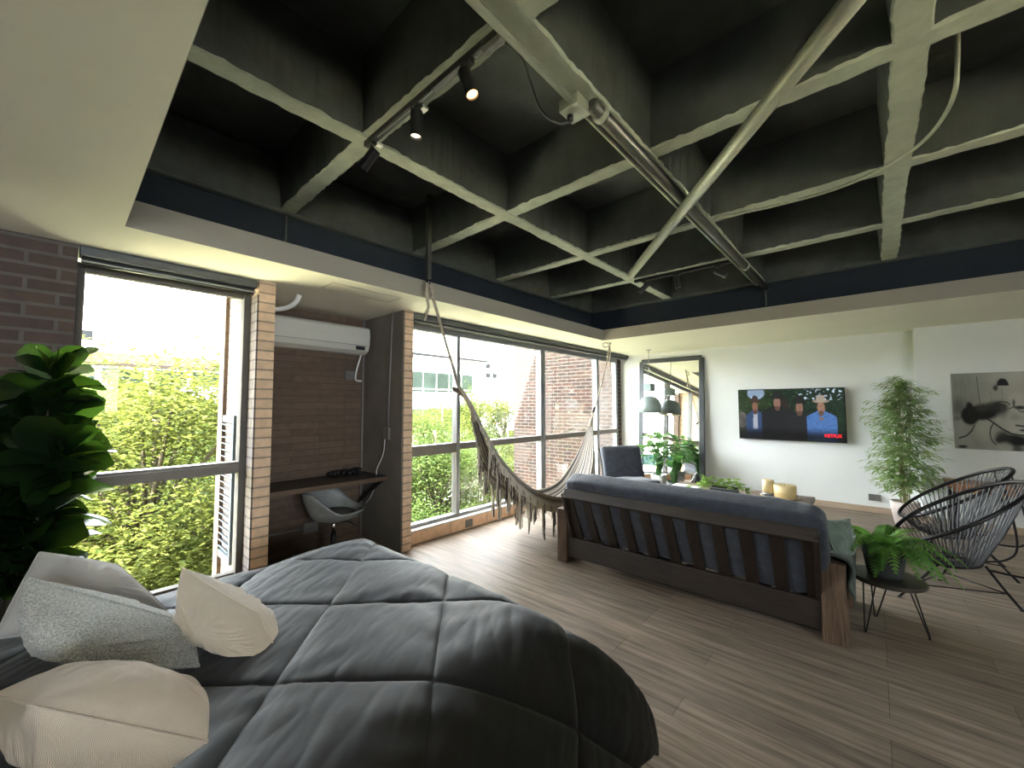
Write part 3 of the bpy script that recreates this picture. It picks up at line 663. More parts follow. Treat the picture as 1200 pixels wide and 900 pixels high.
# framed art on the stepped wall
art=thing('wall_picture','unframed black and white portrait canvas on the right wall','picture',(7.45,-1.4,1.43))
W_=1.30
MB().box(7.432,7.459,-.73-W_,-.728,.965,1.892).build('canvas_edge',mat('canvas edge',(.45,.44,.40),.9),art)
def artc(u,v):
    X=u*W_/.57; n=noise.noise(V((X*5,v*5,5)))*.5+.5; n2=noise.noise(V((X*34,v*4,2)))*.5+.5; n3=noise.noise(V((X*18,v*18,8)))*.5+.5
    X+=.012*(n3-.5); v=v+.012*(n-.5)
    g=.30+.12*sm(.2,.9,X)+.08*(n-.5)-.08*(1-sm(.1,.5,X))*(1-sm(.4,.6,v))*n2
    def B(cx,cy,rx,ry,val,soft=.25,amt=1):
        nonlocal g
        d=math.sqrt(((X-cx)/rx)**2+((v-cy)/ry)**2)
        k=(1-sm(1-soft,1+soft,d))*amt; g=g*(1-k)+val*k
    def Ln(pts,w,val):
        nonlocal g
        d=9
        for a,b in zip(pts,pts[1:]):
            ax,ay=a;bx,by=b; t=max(0,min(1,((X-ax)*(bx-ax)+(v-ay)*(by-ay))/((bx-ax)**2+(by-ay)**2))); d=min(d,math.hypot(X-ax-(bx-ax)*t,v-ay-(by-ay)*t))
        k=1-sm(w*.5,w*1.6,d); g=g*(1-k)+val*k
    # neck and shoulder
    if v>.60: 
        edge=.30 if v<.68 else (.30-.05*(v-.68)/.06 if v<.74 else max(.0,.25-1.9*(v-.74)))
        if X>edge: g=.30+.10*(n-.4)+.03*(n3-.5)
    B(.42,.72,.13,.16,.42,.7,.7)
    # face
    jaw=.62+.5*(X-.5) if X<.85 else .80+.03*math.sin((X-.85)*6)
    if X>.52 and v<jaw and v>.40: g=.36+.14*sm(.6,.85,X)+.05*(n3-.5)
    B(.70,.58,.12,.11,.44,.6,.6); B(.86,.57,.07,.05,.30,.6,.6); B(.90,.34,.10,.07,.50,.5,.8)
    # hair
    B(.08,.45,.10,.12,.10,.9,.8); B(.62,.46,.15,.09,.09,.6,.8); B(.40,.52,.23,.10,.012,.25); B(.62,.45,.14,.07,.03,.35,.9); B(.24,.56,.13,.12,.008,.2); B(.24,.45,.05,.07,.01,.35); B(.44,.45,.10,.05,.05,.7,.8)
    B(.70,.50,.05,.09,.10,.7,.7*n3)
    Ln([(.58,.42),(.66,.37),(.76,.38),(.80,.42)],.006,.05)
    # eye band, lips, chin shadow
    B(.93,.455,.08,.022,.05,.5); Ln([(.78,.47),(.86,.44),(.92,.50),(1.05,.52)],.006,.10); B(.85,.40,.02,.05,.06,.5,.8)
    Ln([(.86,.675),(.95,.685),(1.05,.68)],.010,.06); B(.95,.735,.05,.016,.09,.5)
    Ln([(.48,.60),(.58,.66),(.68,.73),(.80,.785),(.95,.80),(1.1,.79)],.010,.03)
    B(.80,.87,.22,.07,.012,.25); B(.68,.84,.10,.08,.03,.5,.9); B(.70,.96,.10,.06,.42,.5,.8); B(.86,.97,.06,.05,.05,.5,.8)
    Ln([(.56,.66),(.52,.71),(.505,.80),(.53,.89),(.58,.93)],.008,.04)
    Ln([(.29,.69),(.25,.76),(.17,.83),(.07,.86)],.010,.05); B(.11,.97,.07,.02,.03,.5); B(.05,.60,.06,.03,.12,.6,.7)
    Ln([(.37,.05),(.375,.22),(.395,.42)],.006,.12); Ln([(.70,.2),(.70,.40)],.003,.2); Ln([(.55,.25),(.56,.42)],.003,.2)
    if v<.175: B(.72,.165,.08,.085,.015,.12)
    B(.62,.20,.035,.035,.06,.5)
    if X>1.05: # hair falling on the far side
        B(1.45,.35,.30,.25,.05,.6,.8*n3+.2)
    g=max(.008,min(.8,g)); return (g*1.0,g*.97,g*.86)
mb=MB();cols=[];A_,B_=300,200
for i in range(A_):
    for j in range(B_):
        u=i/(A_-1);v=j/(B_-1); mb.v.append(V((7.4305,-.73-W_*u,1.89-.925*v))); cols.append(artc(u,v))
for i in range(A_-1):
    for j in range(B_-1): mb.f.append((i*B_+j,i*B_+j+1,(i+1)*B_+j+1,(i+1)*B_+j)); mb.m.append(0)
mb.build('painted_portrait',attrmat('portrait paint',.8),art,cols=cols)

tag(MB().box(7.655,7.67,-.02,.11,.165,.255).build('wall_socket',M['board'],bevel=.003),'grey double socket low on the white wall beside bamboo','socket')
tag(MB().box(3.36,3.47,3.755,3.77,.02,.11).build('curb_socket',M['board'],bevel=.003),'grey socket plate in the brick curb under the wide window','socket')

# leaning mirror
mr=thing('floor_mirror','tall dark-framed mirror leaning on the wall near the window','mirror',(7.5,2.82,0))
mz0,mz1=.0,2.36
def mp(y,z,o=0): 
    q=z/mz1; return V((7.50+.145*q-o,y,z))
ya,yb=3.39,2.275
for (a,b,n_) in (((ya,0),(ya,mz1),'frame_stile'),((yb,0),(yb,mz1),'frame_stile'),((ya,mz1),(yb,mz1),'frame_rail'),((ya,.04),(yb,.04),'frame_rail')):
    up=(1,0,0)
    MB().bar(mp(*a),mp(*b),.085,.045,up=up).build(n_,M['mframe'],mr,bevel=.004)
f=MB(); f.add([mp(ya,.02,.008),mp(yb,.02,.008),mp(yb,mz1-.02,.008),mp(ya,mz1-.02,.008)],[(0,1,2,3)]); f.build('mirror_glass',M['mirror'],mr)

# pendant lamp
px,py=7.10,3.02
t=thing('pendant_lamp','grey dome pendant lamp hanging in front of the mirror','lamp',(px,py,1.4))
MB().cyl((px,py,1.85),(px,py,2.513),.006,8).build('cord',M['grayp'],t)
MB().cyl((px,py,2.5),(px,py,2.513),.04,16).build('ceiling_rose',M['lampg'],t)
MB().box(px-.10,px+.10,py-.07,py+.07,1.76,1.90).build('cap_block',M['lampg'],t,bevel=.01)
MB().cyl((px,py,1.66),(px,py,1.77),.014,10).build('neck',M['grayp'],t)
MB().lathe([(0,.30),(.07,.295),(.13,.265),(.175,.21),(.20,.13),(.208,0),(.20,0),(.192,.13),(.165,.20),(.12,.25),(.06,.28),(0,.285)],(px,py,1.375),40).build('shade',M['lampg'],t,smooth=True)
MB().ell((px,py,1.47),(.045,.045,.055),16).build('bulb',M['bulb'],t,smooth=True)

# ================================================================= SOFA
sf=thing('slatted_sofa','dark wooden slat-back sofa with slate blue cushions, seen from behind','sofa',(3.7,1.26,0))
def wb(x0,x1,y0,y1,z0,z1,nm,m='dwood',bv=.006): return MB().box(x0,x1,y0,y1,z0,z1).build(nm,M[m],sf,bevel=bv)
wb(3.30,3.52,.172,.30,0,.50,'leg','lwood'); wb(3.30,3.52,2.25,2.36,0,.50,'leg','lwood')
wb(3.98,4.15,.172,.30,0,.45,'leg','lwood'); wb(3.98,4.15,2.25,2.36,0,.45,'leg','lwood')
wb(3.52,4.15,.172,.30,.42,.49,'arm','dwood'); wb(3.52,4.15,2.25,2.36,.42,.49,'arm','dwood')
wb(3.325,3.365,.30,2.25,.055,.24,'lower_rail','dwoody'); wb(4.05,4.1,.30,2.25,.10,.25,'front_rail','dwoody')
f=MB()
for i in range(8): f.box(3.37,4.05,.36+i*.24,.46+i*.24,.20,.22)
f.build('seat_slats',M['dwood'],sf)
MB().bar((3.145,.285,.695),(3.145,2.165,.695),.035,.085,up=(.45,0,1)).build('top_rail',M['dwoody'],sf,bevel=.006)
for i in range(11):
    y=.335+i*.181
    MB().bar((3.385,y,.20),(3.165,y-.02*0,.70),.085,.018,up=(1,0,.4)).build('back_slat',M['dwood'],sf,bevel=.003)
MB().bar((3.40,2.235,.14),(3.14,2.17,.70),.03,.05,up=(1,0,.4)).build('back_post',M['dwood'],sf,bevel=.004)
MB().bar((3.40,.315,.14),(3.14,.295,.70),.03,.05,up=(1,0,.4)).build('back_post',M['dwood'],sf,bevel=.004)
def cushion(center,ax,ay,az,half,rnd,name,m,par,n=26,wr=.006,seed=0,pw=.16):
    center=V(center);ax,ay,az=[V(q).normalized() for q in (ax,ay,az)]
    mb=MB(); hx,hy,hz=half
    def fn(u,v):
        a=u*2*PI; b=(v-.5)*PI
        cu,su=math.cos(a),math.sin(a); cv,sv=math.cos(b),math.sin(b)
        g=lambda q,e: math.copysign(abs(q)**e,q)
        x=hx*g(cv,rnd)*g(cu,pw); y=hy*g(cv,rnd)*g(su,pw); z=hz*g(sv,rnd)
        p=center+ax*x+ay*y+az*z
        w=noise.noise(V((p.x*9+seed,p.y*9,p.z*9)))*wr+noise.noise(V((p.x*26+seed,p.y*26,p.z*26)))*wr*.35
        return p+az*w*g(sv,1)+ (ax*cu+ay*su)*w
    mb.grid(fn,n*4,n,closeu=True); return mb.build(name,m,par,smooth=True)
# long back cushion + three seat cushions
d=V((-.25,0,.55)).normalized(); nn=V((.55,0,.25)).normalized()
cushion(V((3.335,1.215,.555)),(0,1,0),d,nn,(.965,.325,.095),.28,'back_cushion',M['slate'],sf,n=30,wr=.012,seed=2)
for i in range(3):
    cushion((3.80,.62+i*.625,.335),(1,0,0),(0,1,0),(0,0,1),(.36,.31,.09),.35,'seat_cushion',M['slate'],sf,n=14,seed=i)
# cushion + throw at the right arm
def pillow(name,c,thick,m,label,cat,k=.10,rc=0,n=70,wr=.01,seed=0,grp=None,sag=0,pw=.5):
    c=[V(q) for q in c]; ctr=sum(c,V())/4
    nrm=((c[1]-c[0]).cross(c[3]-c[0])).normalized()
    def fn(side):
        def g(u,v):
            U=u*2-1;W=v*2-1
            U2=U*(1-k*(1-W*W)*abs(U)**1.0); W2=W*(1-k*(1-U*U)*abs(W)**1.0)
            U2*=math.sqrt(1-rc*W*W);W2*=math.sqrt(1-rc*U*U)
            a,b=(U2+1)/2,(W2+1)/2
            p=c[0]*(1-a)*(1-b)+c[1]*a*(1-b)+c[2]*a*b+c[3]*(1-a)*b
            h=max(0,(1-U*U)*(1-W*W))**pw
            e=1-h
            w=noise.noise(V((U*1.6+seed,W*1.6,side)))*wr*1.6+noise.noise(V((U*4+seed,W*4,side)))*wr*.6
            # creases radiating from the corners and running off the seams
            ang=math.atan2(W*1.0,U*1.0)
            rad=max(abs(U),abs(W)); cr=(abs(noise.noise(V((math.cos(ang)*5+seed,math.sin(ang)*5,rad*.9))))-.25)*wr*2.2*sm(.15,.7,rad)*(1-sm(.85,1,rad))
            return p+nrm*side*(h*thick/2+(w+cr)*min(1,h*h*2.2))-V((0,0,1))*sag*0
        return g
    mb=MB(); mb.grid(fn(1),n,n); mb.grid(fn(-1),n,n,flip=True)
    o=mb.build(name,m,None,smooth=True)
    ed=[]
    for q in range(4*40):
        e=q/40; t=(e%1)*2-1
        U,W=[(t,-1),(1,t),(-t,1),(-1,-t)][int(e)]
        ed.append(fn(1)((U+1)/2,(W+1)/2))
    MB().tube(ed,.0035,6,closed=True).build('edge_seam',m,o,smooth=True)
    return tag(o,label,cat,grp)
pillow('scatter_cushion',[(3.40,.20,.49),(3.62,.14,.49),(3.54,.15,.745),(3.36,.32,.76)],.12,M['fabs'],'sage grey scatter cushion standing at the sofa right end','cushion',seed=4)
def thr(u,v):
    # throw draped over the right arm: v across the arm (y), u along x
    x=3.335+.40*u; s=v*.60-.12
    y=.315-.0; w=.18
    if v<.3: yy=.325; z=.515-(.3-v)*.35
    elif v<.62: q=(v-.3)/.32; yy=.325-.175*q; z=.515+.03*math.sin(q*PI)
    else: yy=.150-.02*math.sin(v*20+u*6)*.6; z=.51-(v-.62)*.55*(1-.25*u+.25*math.sin(u*7))
    return V((x+.006*math.sin(v*14),yy,z+.008*noise.noise(V((u*5,v*5,2)))))
tag(MB().grid(thr,20,26).build('throw_blanket',M['fabg'],smooth=True,solid=.014),'dark olive throw folded over the sofa right arm','blanket')

# ================================================================= COFFEE TABLE + items
TZ=.40
t=thing('coffee_table','low brown wooden coffee table between the sofa and white wall','table',(5.65,1.45,0))
MB().box(5.15,6.10,.57,2.15,TZ-.05,TZ).build('tabletop',M['tabletop'],t,bevel=.006)
MB().box(5.20,6.05,.62,2.10,TZ-.001,TZ+.001).build('inset_panel',M['tabletop'],t)
for x in (5.22,6.03):
    for y in (.64,2.08): MB().box(x-.04,x+.04,y-.04,y+.04,0,TZ-.05).build('leg',M['dwood'],t,bevel=.004)
MB().box(5.2,6.05,.66,2.06,.10,.13).build('lower_shelf',M['dwood'],t)
f=MB().lathe([(0,0),(.16,0),(.20,.012),(.20,.018),(.155,.008),(0,.008)],(5.79,.885,TZ+.002),32)
tag(f.build('candle_tray',mat('cream tray',(.62,.52,.38),.4),smooth=True),'round cream tray carrying two ivory candles on coffee table','tray')
def candle(x,y,r,h,label,base=None):
    t=thing('pillar_candle',label,'candle',(x,y,TZ+.012),'candles on the tray')
    MB().lathe([(0,0),(r,0),(r*1.0,h-.008),(r-.008,h),(r*.5,h-.006),(0,h-.008)],(x,y,TZ+.012+(.02 if base else 0)),28).build('wax',M['candle'],t,smooth=True)
    if base: MB().lathe([(0,0),(r*1.08,0),(r*1.08,.035),(r*1.01,.035)],(x,y,TZ+.011),28).build('metal_band',M['alu'],t,smooth=True)
    MB().cyl((x,y,TZ+h),(x,y,TZ+h+.025),.002,5).build('wick',M['black'],t)
candle(5.80,1.0,.062,.165,'slim tall ivory candle on the round tray',1)
candle(5.79,.83,.115,.145,'wide squat ivory candle on the round tray')
# planter
pt=thing('trough_planter','dark trough planter with trailing light green leaves on coffee table','planter',(5.5,1.42,TZ))
MB().box(5.42,5.58,1.27,1.56,TZ,TZ+.085).build('trough',M['dpot'],pt,bevel=.004)
MB().box(5.41,5.59,1.26,1.57,TZ+.085,TZ+.093).build('pale_rim',M['alu'],pt)
MB().box(5.43,5.57,1.28,1.55,TZ+.08,TZ+.10).build('soil',M['soil'],pt)
f=MB(); rr=random.Random(11)
for i in range(170):
    bx,by=5.5+rr.uniform(-.07,.07),1.42+rr.uniform(-.20,.26); a=rr.uniform(0,2*PI)
    z=TZ+.10+rr.uniform(0,.10)
    if i%4==0: by=1.42+rr.choice([-1,1])*rr.uniform(.15,.33); z=TZ+rr.uniform(.05,.14)
    f.leaf((bx,by,z),(math.cos(a),math.sin(a),rr.uniform(.0,.8)),(0,0,1),rr.uniform(.05,.08),rr.uniform(.035,.05),.6,4)
for i in range(14):
    a=rr.uniform(0,2*PI); f.tube([(5.5,1.42+rr.uniform(-.1,.1),TZ+.09),(5.5+.05*math.cos(a),1.42+.2*math.sin(a),TZ+.15),(5.5+.1*math.cos(a),1.42+.30*math.sin(a),TZ+.08)],.002,4)
f.build('leaves',M['pothos'],pt)['kind']='stuff'
t=thing('magazine','open white magazine lying on the coffee table near armchair','magazine',(5.7,2.05,TZ))
MB().box(5.56,5.82,1.78,1.95,TZ+.001,TZ+.010).build('page_block',M['paper'],t)
MB().box(5.58,5.84,1.955,2.12,TZ+.001,TZ+.012).build('page_block',M['paper'],t)
f=MB(); rr=random.Random(4)
for i in range(26):
    a=rr.uniform(0,2*PI); f.leaf((5.40,1.80,TZ+.04+rr.uniform(0,.03)),(math.cos(a),math.sin(a),rr.uniform(.1,.9)),(0,0,1),rr.uniform(.04,.07),.02,.6,4)
f.lathe([(0,0),(.03,0),(.04,.05),(.03,.05)],(5.40,1.80,TZ+.001),14)
tag(f.build('small_succulent',M['pothos']),'small pale green plant beside the trough planter','plant')

# ================================================================= ARMCHAIR by the window
ar=thing('lounge_armchair','slate blue cushioned armchair with dark wood frame beside the window','armchair',(5.9,2.95,0))
AX=5.85
def abar(a,b,w=.035,h=.05,nm='frame_bar'): MB().bar(a,b,w,h).build(nm,M['dwood'],ar,bevel=.003)
for s_ in (-1,1):
    x=AX+s_*.32
    abar((x,3.30,0),(x,3.12,.30),nm='leg'); abar((x,2.55,0),(x,2.60,.30),nm='leg')
    abar((x,3.34,.80),(x,3.05,.25),.03,.04,'back_post')
    abar((x,3.15,.24),(x,2.55,.28))
abar((AX-.34,3.12,.25),(AX+.34,3.12,.25)); abar((AX-.34,2.58,.27),(AX+.34,2.58,.27)); abar((AX-.34,3.34,.79),(AX+.34,3.34,.79))
cushion((AX,2.83,.35),(1,0,0),(0,1,-.08),(0,.08,1),(.32,.33,.07),.4,'seat_cushion',M['slate'],ar,n=16,wr=.012,seed=9)
cushion((AX,3.19,.60),(1,0,0),(0,.42,1),(0,-1,.42),(.32,.27,.075),.4,'back_cushion',M['slate'],ar,n=16,wr=.012,seed=12)

ar.location=(5.86,2.80,0); ar.rotation_euler=(0,0,math.radians(-41))
# big broad-leaf plants before the mirror
def broad(x,y,pr,ph,mpot,label,nl,Hh,seed,sp=.42,L0=.30,name='broad_leaf_plant'):
    rr=random.Random(seed); t=thing(name,label,'plant',(x,y,0))
    MB().lathe([(0,0),(pr*.75,0),(pr*.95,ph*.6),(pr,ph),(pr*.9,ph),(pr*.88,ph-.03),(0,ph-.03)],(x,y,0.0),28).build('pot',mpot,t,smooth=True)
    st=MB(); lf=MB()
    for i in range(nl):
        a=rr.uniform(0,2*PI); q=rr.uniform(.15,1)**.8; h=ph+(Hh-ph)*rr.uniform(.45,1)*(1-.35*q*q); rad=sp*q
        b=V((x+.03*math.cos(a),y+.03*math.sin(a),ph-.03)); e=V((x+rad*.55*math.cos(a),y+rad*.55*math.sin(a),h))
        mid=b.lerp(e,.5)+V((-math.cos(a)*.03,-math.sin(a)*.03,.06)); pts=spline([b,mid,e],5); st.tube(pts,.006,5,r1=.003)
        dd=V((math.cos(a),math.sin(a),rr.uniform(.1,.9)))
        L=L0*rr.uniform(.8,1.2)
        lf.leaf(e,dd,(0,0,1),L,L*.42,rr.uniform(.5,1.2),7,fold=.22,shape=lambda q:math.sin(PI*q**.75)**.75 if 0<q<1 else .03)
    st.build('stems',M['leafy'],t,smooth=True); lf.build('leaves',M['leafy'],t,smooth=True)
    return t
broad(7.05,2.86,.13,.30,M['wpot'],'broad-leaved green plant in a white pot before the mirror',46,1.02,21)
broad(6.85,2.52,.12,.24,M['dpot'],'lower broad-leaved green plant in dark pot beside mirror',34,.88,22,.36,.26)

# bamboo
bx,by=7.10,-.24
t=thing('bamboo_plant','tall feathery bamboo plant in pale pot by the wall corner','plant',(bx,by,0))
MB().lathe([(0,0),(.10,0),(.135,.22),(.14,.30),(.12,.30),(.115,.27),(0,.27)],(bx,by,0),28).build('pot',M['terr'],t,smooth=True)
st=MB(); lf=MB(); rr=random.Random(31)
for i in range(9):
    a=rr.uniform(0,2*PI); top=1.84-.25*rr.random()*(i>1); lean=rr.uniform(.03,.20)*(i>1)
    b=V((bx+.04*math.cos(a),by+.04*math.sin(a),.27)); e=V((bx+lean*math.cos(a),by+lean*math.sin(a),top))
    st.tube([b,b.lerp(e,.5),e],.008,6,r1=.003)
    for k in range(42):
        q=.12+.88*k/41; p=b.lerp(e,q); a2=rr.uniform(0,2*PI)
        bl=(.36 if q<.75 else .36-.9*(q-.75))*rr.uniform(.35,1)
        ee=p+V((math.cos(a2)*bl,math.sin(a2)*bl,bl*rr.uniform(.0,.5)))
        st.tube([p,p.lerp(ee,.5)+V((0,0,.02)),ee],.0018,4)
        for j in range(11):
            qq=.25+.75*j/10; pp=p.lerp(ee,qq); a3=a2+rr.uniform(-1.2,1.2)
            lf.leaf(pp,(math.cos(a3),math.sin(a3),rr.uniform(-.3,.5)),(0,0,1),rr.uniform(.09,.15),.022,.5,3,fold=.1)
st.build('canes',mat('bamboo cane',(.35,.33,.14),.5),t,smooth=True); lf.build('leaves',M['bamboo'],t)['kind']='stuff'

# console table below the picture
t=thing('console_table','reddish brown console table behind the black cord chairs','table',(7.15,-1.3,0))
MB().box(6.92,7.38,-2.1,-.60,.56,.60).build('tabletop',M['jacketw'],t,bevel=.004)
MB().box(6.95,7.36,-2.05,-.64,.50,.56).build('apron',M['jacketw'],t)
for x in (6.97,7.33):
    for y in (-2.04,-.66): MB().box(x-.02,x+.02,y-.02,y+.02,0,.5).build('leg',M['blackm'],t)

# ================================================================= CORD CHAIRS
def cord_chair(cx,cy,ang,label,feet=None):
    t=thing('cord_chair',label,'chair',(cx,cy,0),'black woven cord egg chairs')
    d=V((math.cos(ang),math.sin(ang),0)); s_=V((-d.y,d.x,0)); c=V((cx,cy,0))
    def rim(a):  # a=0 at back, pi at front
        ca,sa=math.cos(a),math.sin(a)
        r=.375
        return c+d*(ca*r)+s_*(sa*.325*(1-.10*ca))+V((0,0,.665+.245*ca+.055*(1-ca*ca)*.3+(.02 if ca>0 else 0)*ca))
    def low(a):
        return c+d*(-.02+math.cos(a)*.13)+s_*(math.sin(a)*.12)+V((0,0,.285+.02*math.cos(a)))
    NR=64
    MB().tube([rim(i*2*PI/NR) for i in range(NR)],.015,8,closed=True).build('rim',M['blackm'],t,smooth=True)
    MB().tube([low(i*2*PI/24) for i in range(24)],.009,8,closed=True).build('seat_ring',M['blackm'],t,smooth=True)
    f=MB(); n=66
    for i in range(n):
        a=i*2*PI/n; p,q=rim(a),low(a+.12); m_=p.lerp(q,.55)+V((0,0,-.035))
        f.tube([p,p.lerp(m_,.5)+V((0,0,-.006)),m_,q],.0042,4)
    for i in range(14):
        a=i*PI/14; f.tube([low(a),low(a+PI)],.004,4)
    f.build('cord_weave',M['gstripe'],t)
    # three bent steel legs
    ft=[V(p) for p in (feet or [])]
    if not ft:
        for a in (PI,PI/3,-PI/3): ft.append(c+d*math.cos(a)*.36+s_*math.sin(a)*.36)
    hubs=[]
    for p in ft:
        dirv=(p-c); dirv.z=0; dirv=dirv.normalized()
        h=c+dirv*.13+V((0,0,.29)); hubs.append(h)
        MB().tube([h,h.lerp(p,.5)+V((0,0,.0)),p+V((0,0,.01))],.009,8).build('leg',M['blackm'],t,smooth=True)
        MB().ell(p+V((0,0,.009)),(.014,.014,.009),10).build('foot_cap',M['black'],t,smooth=True)
    mids=[h.lerp(p,.62) for h,p in zip(hubs,ft)]
    f=MB()
    for i in range(3): f.tube([mids[i],mids[(i+1)%3]],.005,6)
    f.build('stretcher',M['blackm'],t,smooth=True)
    # back support tubes from seat ring to rim
    for sg in (-1,1):
        e=rim(sg*.55); b=c+s_*sg*.10+d*.12+V((0,0,.285)); k=c+s_*sg*.20+d*.33+V((0,0,.30))
        MB().tube(spline([b,k,k.lerp(e,.25)+d*.06,e],5),.008,8).build('back_support',M['blackm'],t,smooth=True)
    return t
cord_chair(4.68,-.45,math.radians(-76),'nearer black woven cord chair with round low seat beside fern table',feet=[(4.44,-.09,0),(4.72,-.745,0),(5.08,-.36,0)])
cord_chair(5.63,-.52,math.radians(-80),'farther black woven cord chair standing in front of console',feet=[(5.50,-.22,0),(5.9,-.84,0),(5.45,-.85,0)])

# ================================================================= SIDE TABLE + FERN
sx,sy,sz=3.72,-.02,.365
t=thing('hairpin_side_table','small round black side table with hairpin legs beside the sofa','table',(sx,sy,0))
MB().lathe([(0,0),(.19,0),(.195,.006),(.195,.022),(.19,.028),(0,.028)],(sx,sy,sz-.028),40).build('tabletop',mat('dark round top',(.03,.024,.018),.45),t)
for (p,nm) in (((3.634,.097),'a'),((3.775,-.205),'b'),((3.93,.045),'c')):
    dr=(V((p[0],p[1],0))-V((sx,sy,0))).normalized(); sd=V((-dr.y,dr.x,0))
    b=V((sx,sy,sz-.03))+dr*.11
    MB().tube(spline([b-sd*.055,V((p[0],p[1],.03))-sd*.010,V((p[0],p[1],.006)),V((p[0],p[1],.03))+sd*.010,b+sd*.055],5),.0045,6).build('leg',M['blackm'],t,smooth=True)
fx,fy=3.735,-.01
t=thing('potted_fern','bushy green fern in a charcoal pot on the small side table','plant',(fx,fy,sz))
MB().lathe([(0,0),(.088,0),(.095,.03),(.120,.20),(.124,.205),(.112,.205),(.108,.18),(0,.18)],(fx,fy,sz),32).build('pot',M['dpot'],t,smooth=True)
lf=MB(); rr=random.Random(41)
for i in range(42):
    a=i*2.4+rr.uniform(-.3,.3); L=rr.uniform(.24,.42); up=rr.uniform(.35,1.3)
    if i<14: up=rr.uniform(1.2,2.6); L=rr.uniform(.20,.27)
    p=V((fx+.03*math.cos(a),fy+.03*math.sin(a),sz+.18)); d=V((math.cos(a),math.sin(a),up)).normalized(); pts=[p.copy()]; ds=[d.copy()]
    ns=16
    for k in range(ns):
        d=(d+V((0,0,-1))*rr.uniform(.10,.17)*(1.0 if k>2 else .5)).normalized(); p=p+d*L/ns; pts.append(p.copy()); ds.append(d.copy())
    pts=[V((q.x,q.y,max(q.z,sz+.012))) for q in pts]
    lf.tube(pts,.002,4)
    for k in range(2,ns+1):
        w=.055*math.sin(PI*(k/(ns+1))**.7)+.006; sd=ds[k].cross(V((0,0,1)))
        if sd.length<.1: sd=V((-math.sin(a),math.cos(a),0))
        sd=sd.normalized()
        for s_ in (-1,1): lf.leaf(pts[k],sd*s_+ds[k]*.45,sd.cross(ds[k])*s_*1.0+V((0,0,.5)),w,.016,.4,3,fold=.1,shape=lambda q:(1-q)**.6+.02)
lf.build('fronds',M['fern'],t)['kind']='stuff'

# ================================================================= BED
bd=thing('bed','wide bed with a dark base beneath the quilted comforter','bed',(.35,1.7,0))
MB().box(-1.0,1.38,.93,2.58,.02,.30).build('base',M['bedbase'],bd,bevel=.02)
MB().box(-1.0,1.40,.90,2.58,.30,.54).build('mattress',M['pl_grey'],bd,bevel=.05)
EX,EY0,EY1=1.27,1.08,2.36      # where the top starts rolling over
TOP=.625
def comf(x,y):
    # sheet coords x up to EX+drop, y
    ax=max(0,x-EX); ay0=max(0,EY0-y); ay1=max(0,y-EY1)
    def roll(s,Rr,H):
        th=min(s/Rr,PI/2*.96)
        if s<=Rr*PI/2*.96: return Rr*math.sin(th),Rr*(1-math.cos(th))
        ex=s-Rr*PI/2*.96
        return Rr*math.sin(th)+ex*.10, Rr*(1-math.cos(th))+ex*.99
    ox,dx=roll(ax,.21,1); 
    if ay0>0: oy,dy=roll(ay0,.43,1); oy=-oy
    else: oy,dy=roll(ay1,.30,1)
    X=min(x,EX)+ox; Y=min(max(y,EY0),EY1)+oy
    dz=max(dx,dy)+.30*min(dx,dy)
    # billow away at corner
    if ax>0 and ay0>0:
        k=min(1,ax/.4)*min(1,ay0/.4); X+=.05*k; Y-=.03*k
    z=TOP-dz
    # quilting: diamonds
    u=(x-1.137)/.33; v=(y-1.41)/.357
    def tri(q):
        q=(q/2)%1.0; q=min(q,1-q)*2; return q     # 0 on seam .. 1
    s1,s2=tri(u+v),tri(u-v)
    puff=(1-math.exp(-s1*7))*(1-math.exp(-s2*7)); crease=math.exp(-(s1/.035)**2)+math.exp(-(s2/.035)**2)
    amp=.013
    a_=x*.8+y*.6; b_=-x*.6+y*.8; wr=noise.noise(V((x*2.6,y*2.6,1)))*.010+abs(noise.noise(V((a_*4,b_*15,4))))*.0042*(.4+puff)+abs(noise.noise(V((a_*9+3,b_*26,8))))*.0025
    # pull creases across the seams
    wr+=.0022*math.sin(34*(x*.5+y*.8)+7*noise.noise(V((x*3,y*3,9))))*(1-min(s1,s2))
    nx=sm(0,.3,ax)*.9; ny=(-sm(0,.3,ay0) if ay0>0 else sm(0,.3,ay1))*.9
    nz=math.sqrt(max(.05,1-min(1,(nx*nx+ny*ny))))
    n=V((nx,ny,nz)).normalized(); h=amp*puff-.005*min(1,crease)+wr+.010*max(0,1-abs(x-.3)/1.2)
    h+=.03*sm(.2,1.2,x)*(1-sm(0,.2,ax))*(1-sm(0,.25,ay0))
    if dz>.25:   # vertical folds in the drop
        h+=.028*math.sin((x if (ay0>ax) else y)*15+noise.noise(V((x*2,y*2,6)))*3)*sm(.25,.5,dz)
    p=V((X,Y,z))+n*h
    p.z=max(p.z,.012+.01*abs(math.sin(x*20+y*13)))
    return p
NXb,NYb=560,480
def hemx(y): return EX+.78
f=MB()
def cf(u,v):
    x=-1.05+(EX+.62+1.05)*u; y0_=.40+.09*sm(.95,1.35,x); y=y0_+v*(2.86-y0_)
    if x>EX-.1: x=EX-.1+(x-EX+.1)*(1-.42*(1-sm(.80,1.15,y)))
    return comf(x,y)
f.grid(cf,NXb,NYb)
tag(f.build('comforter',M['comf'],smooth=True,solid=.012),'charcoal grey comforter quilted in large diamonds spread over the bed','comforter')
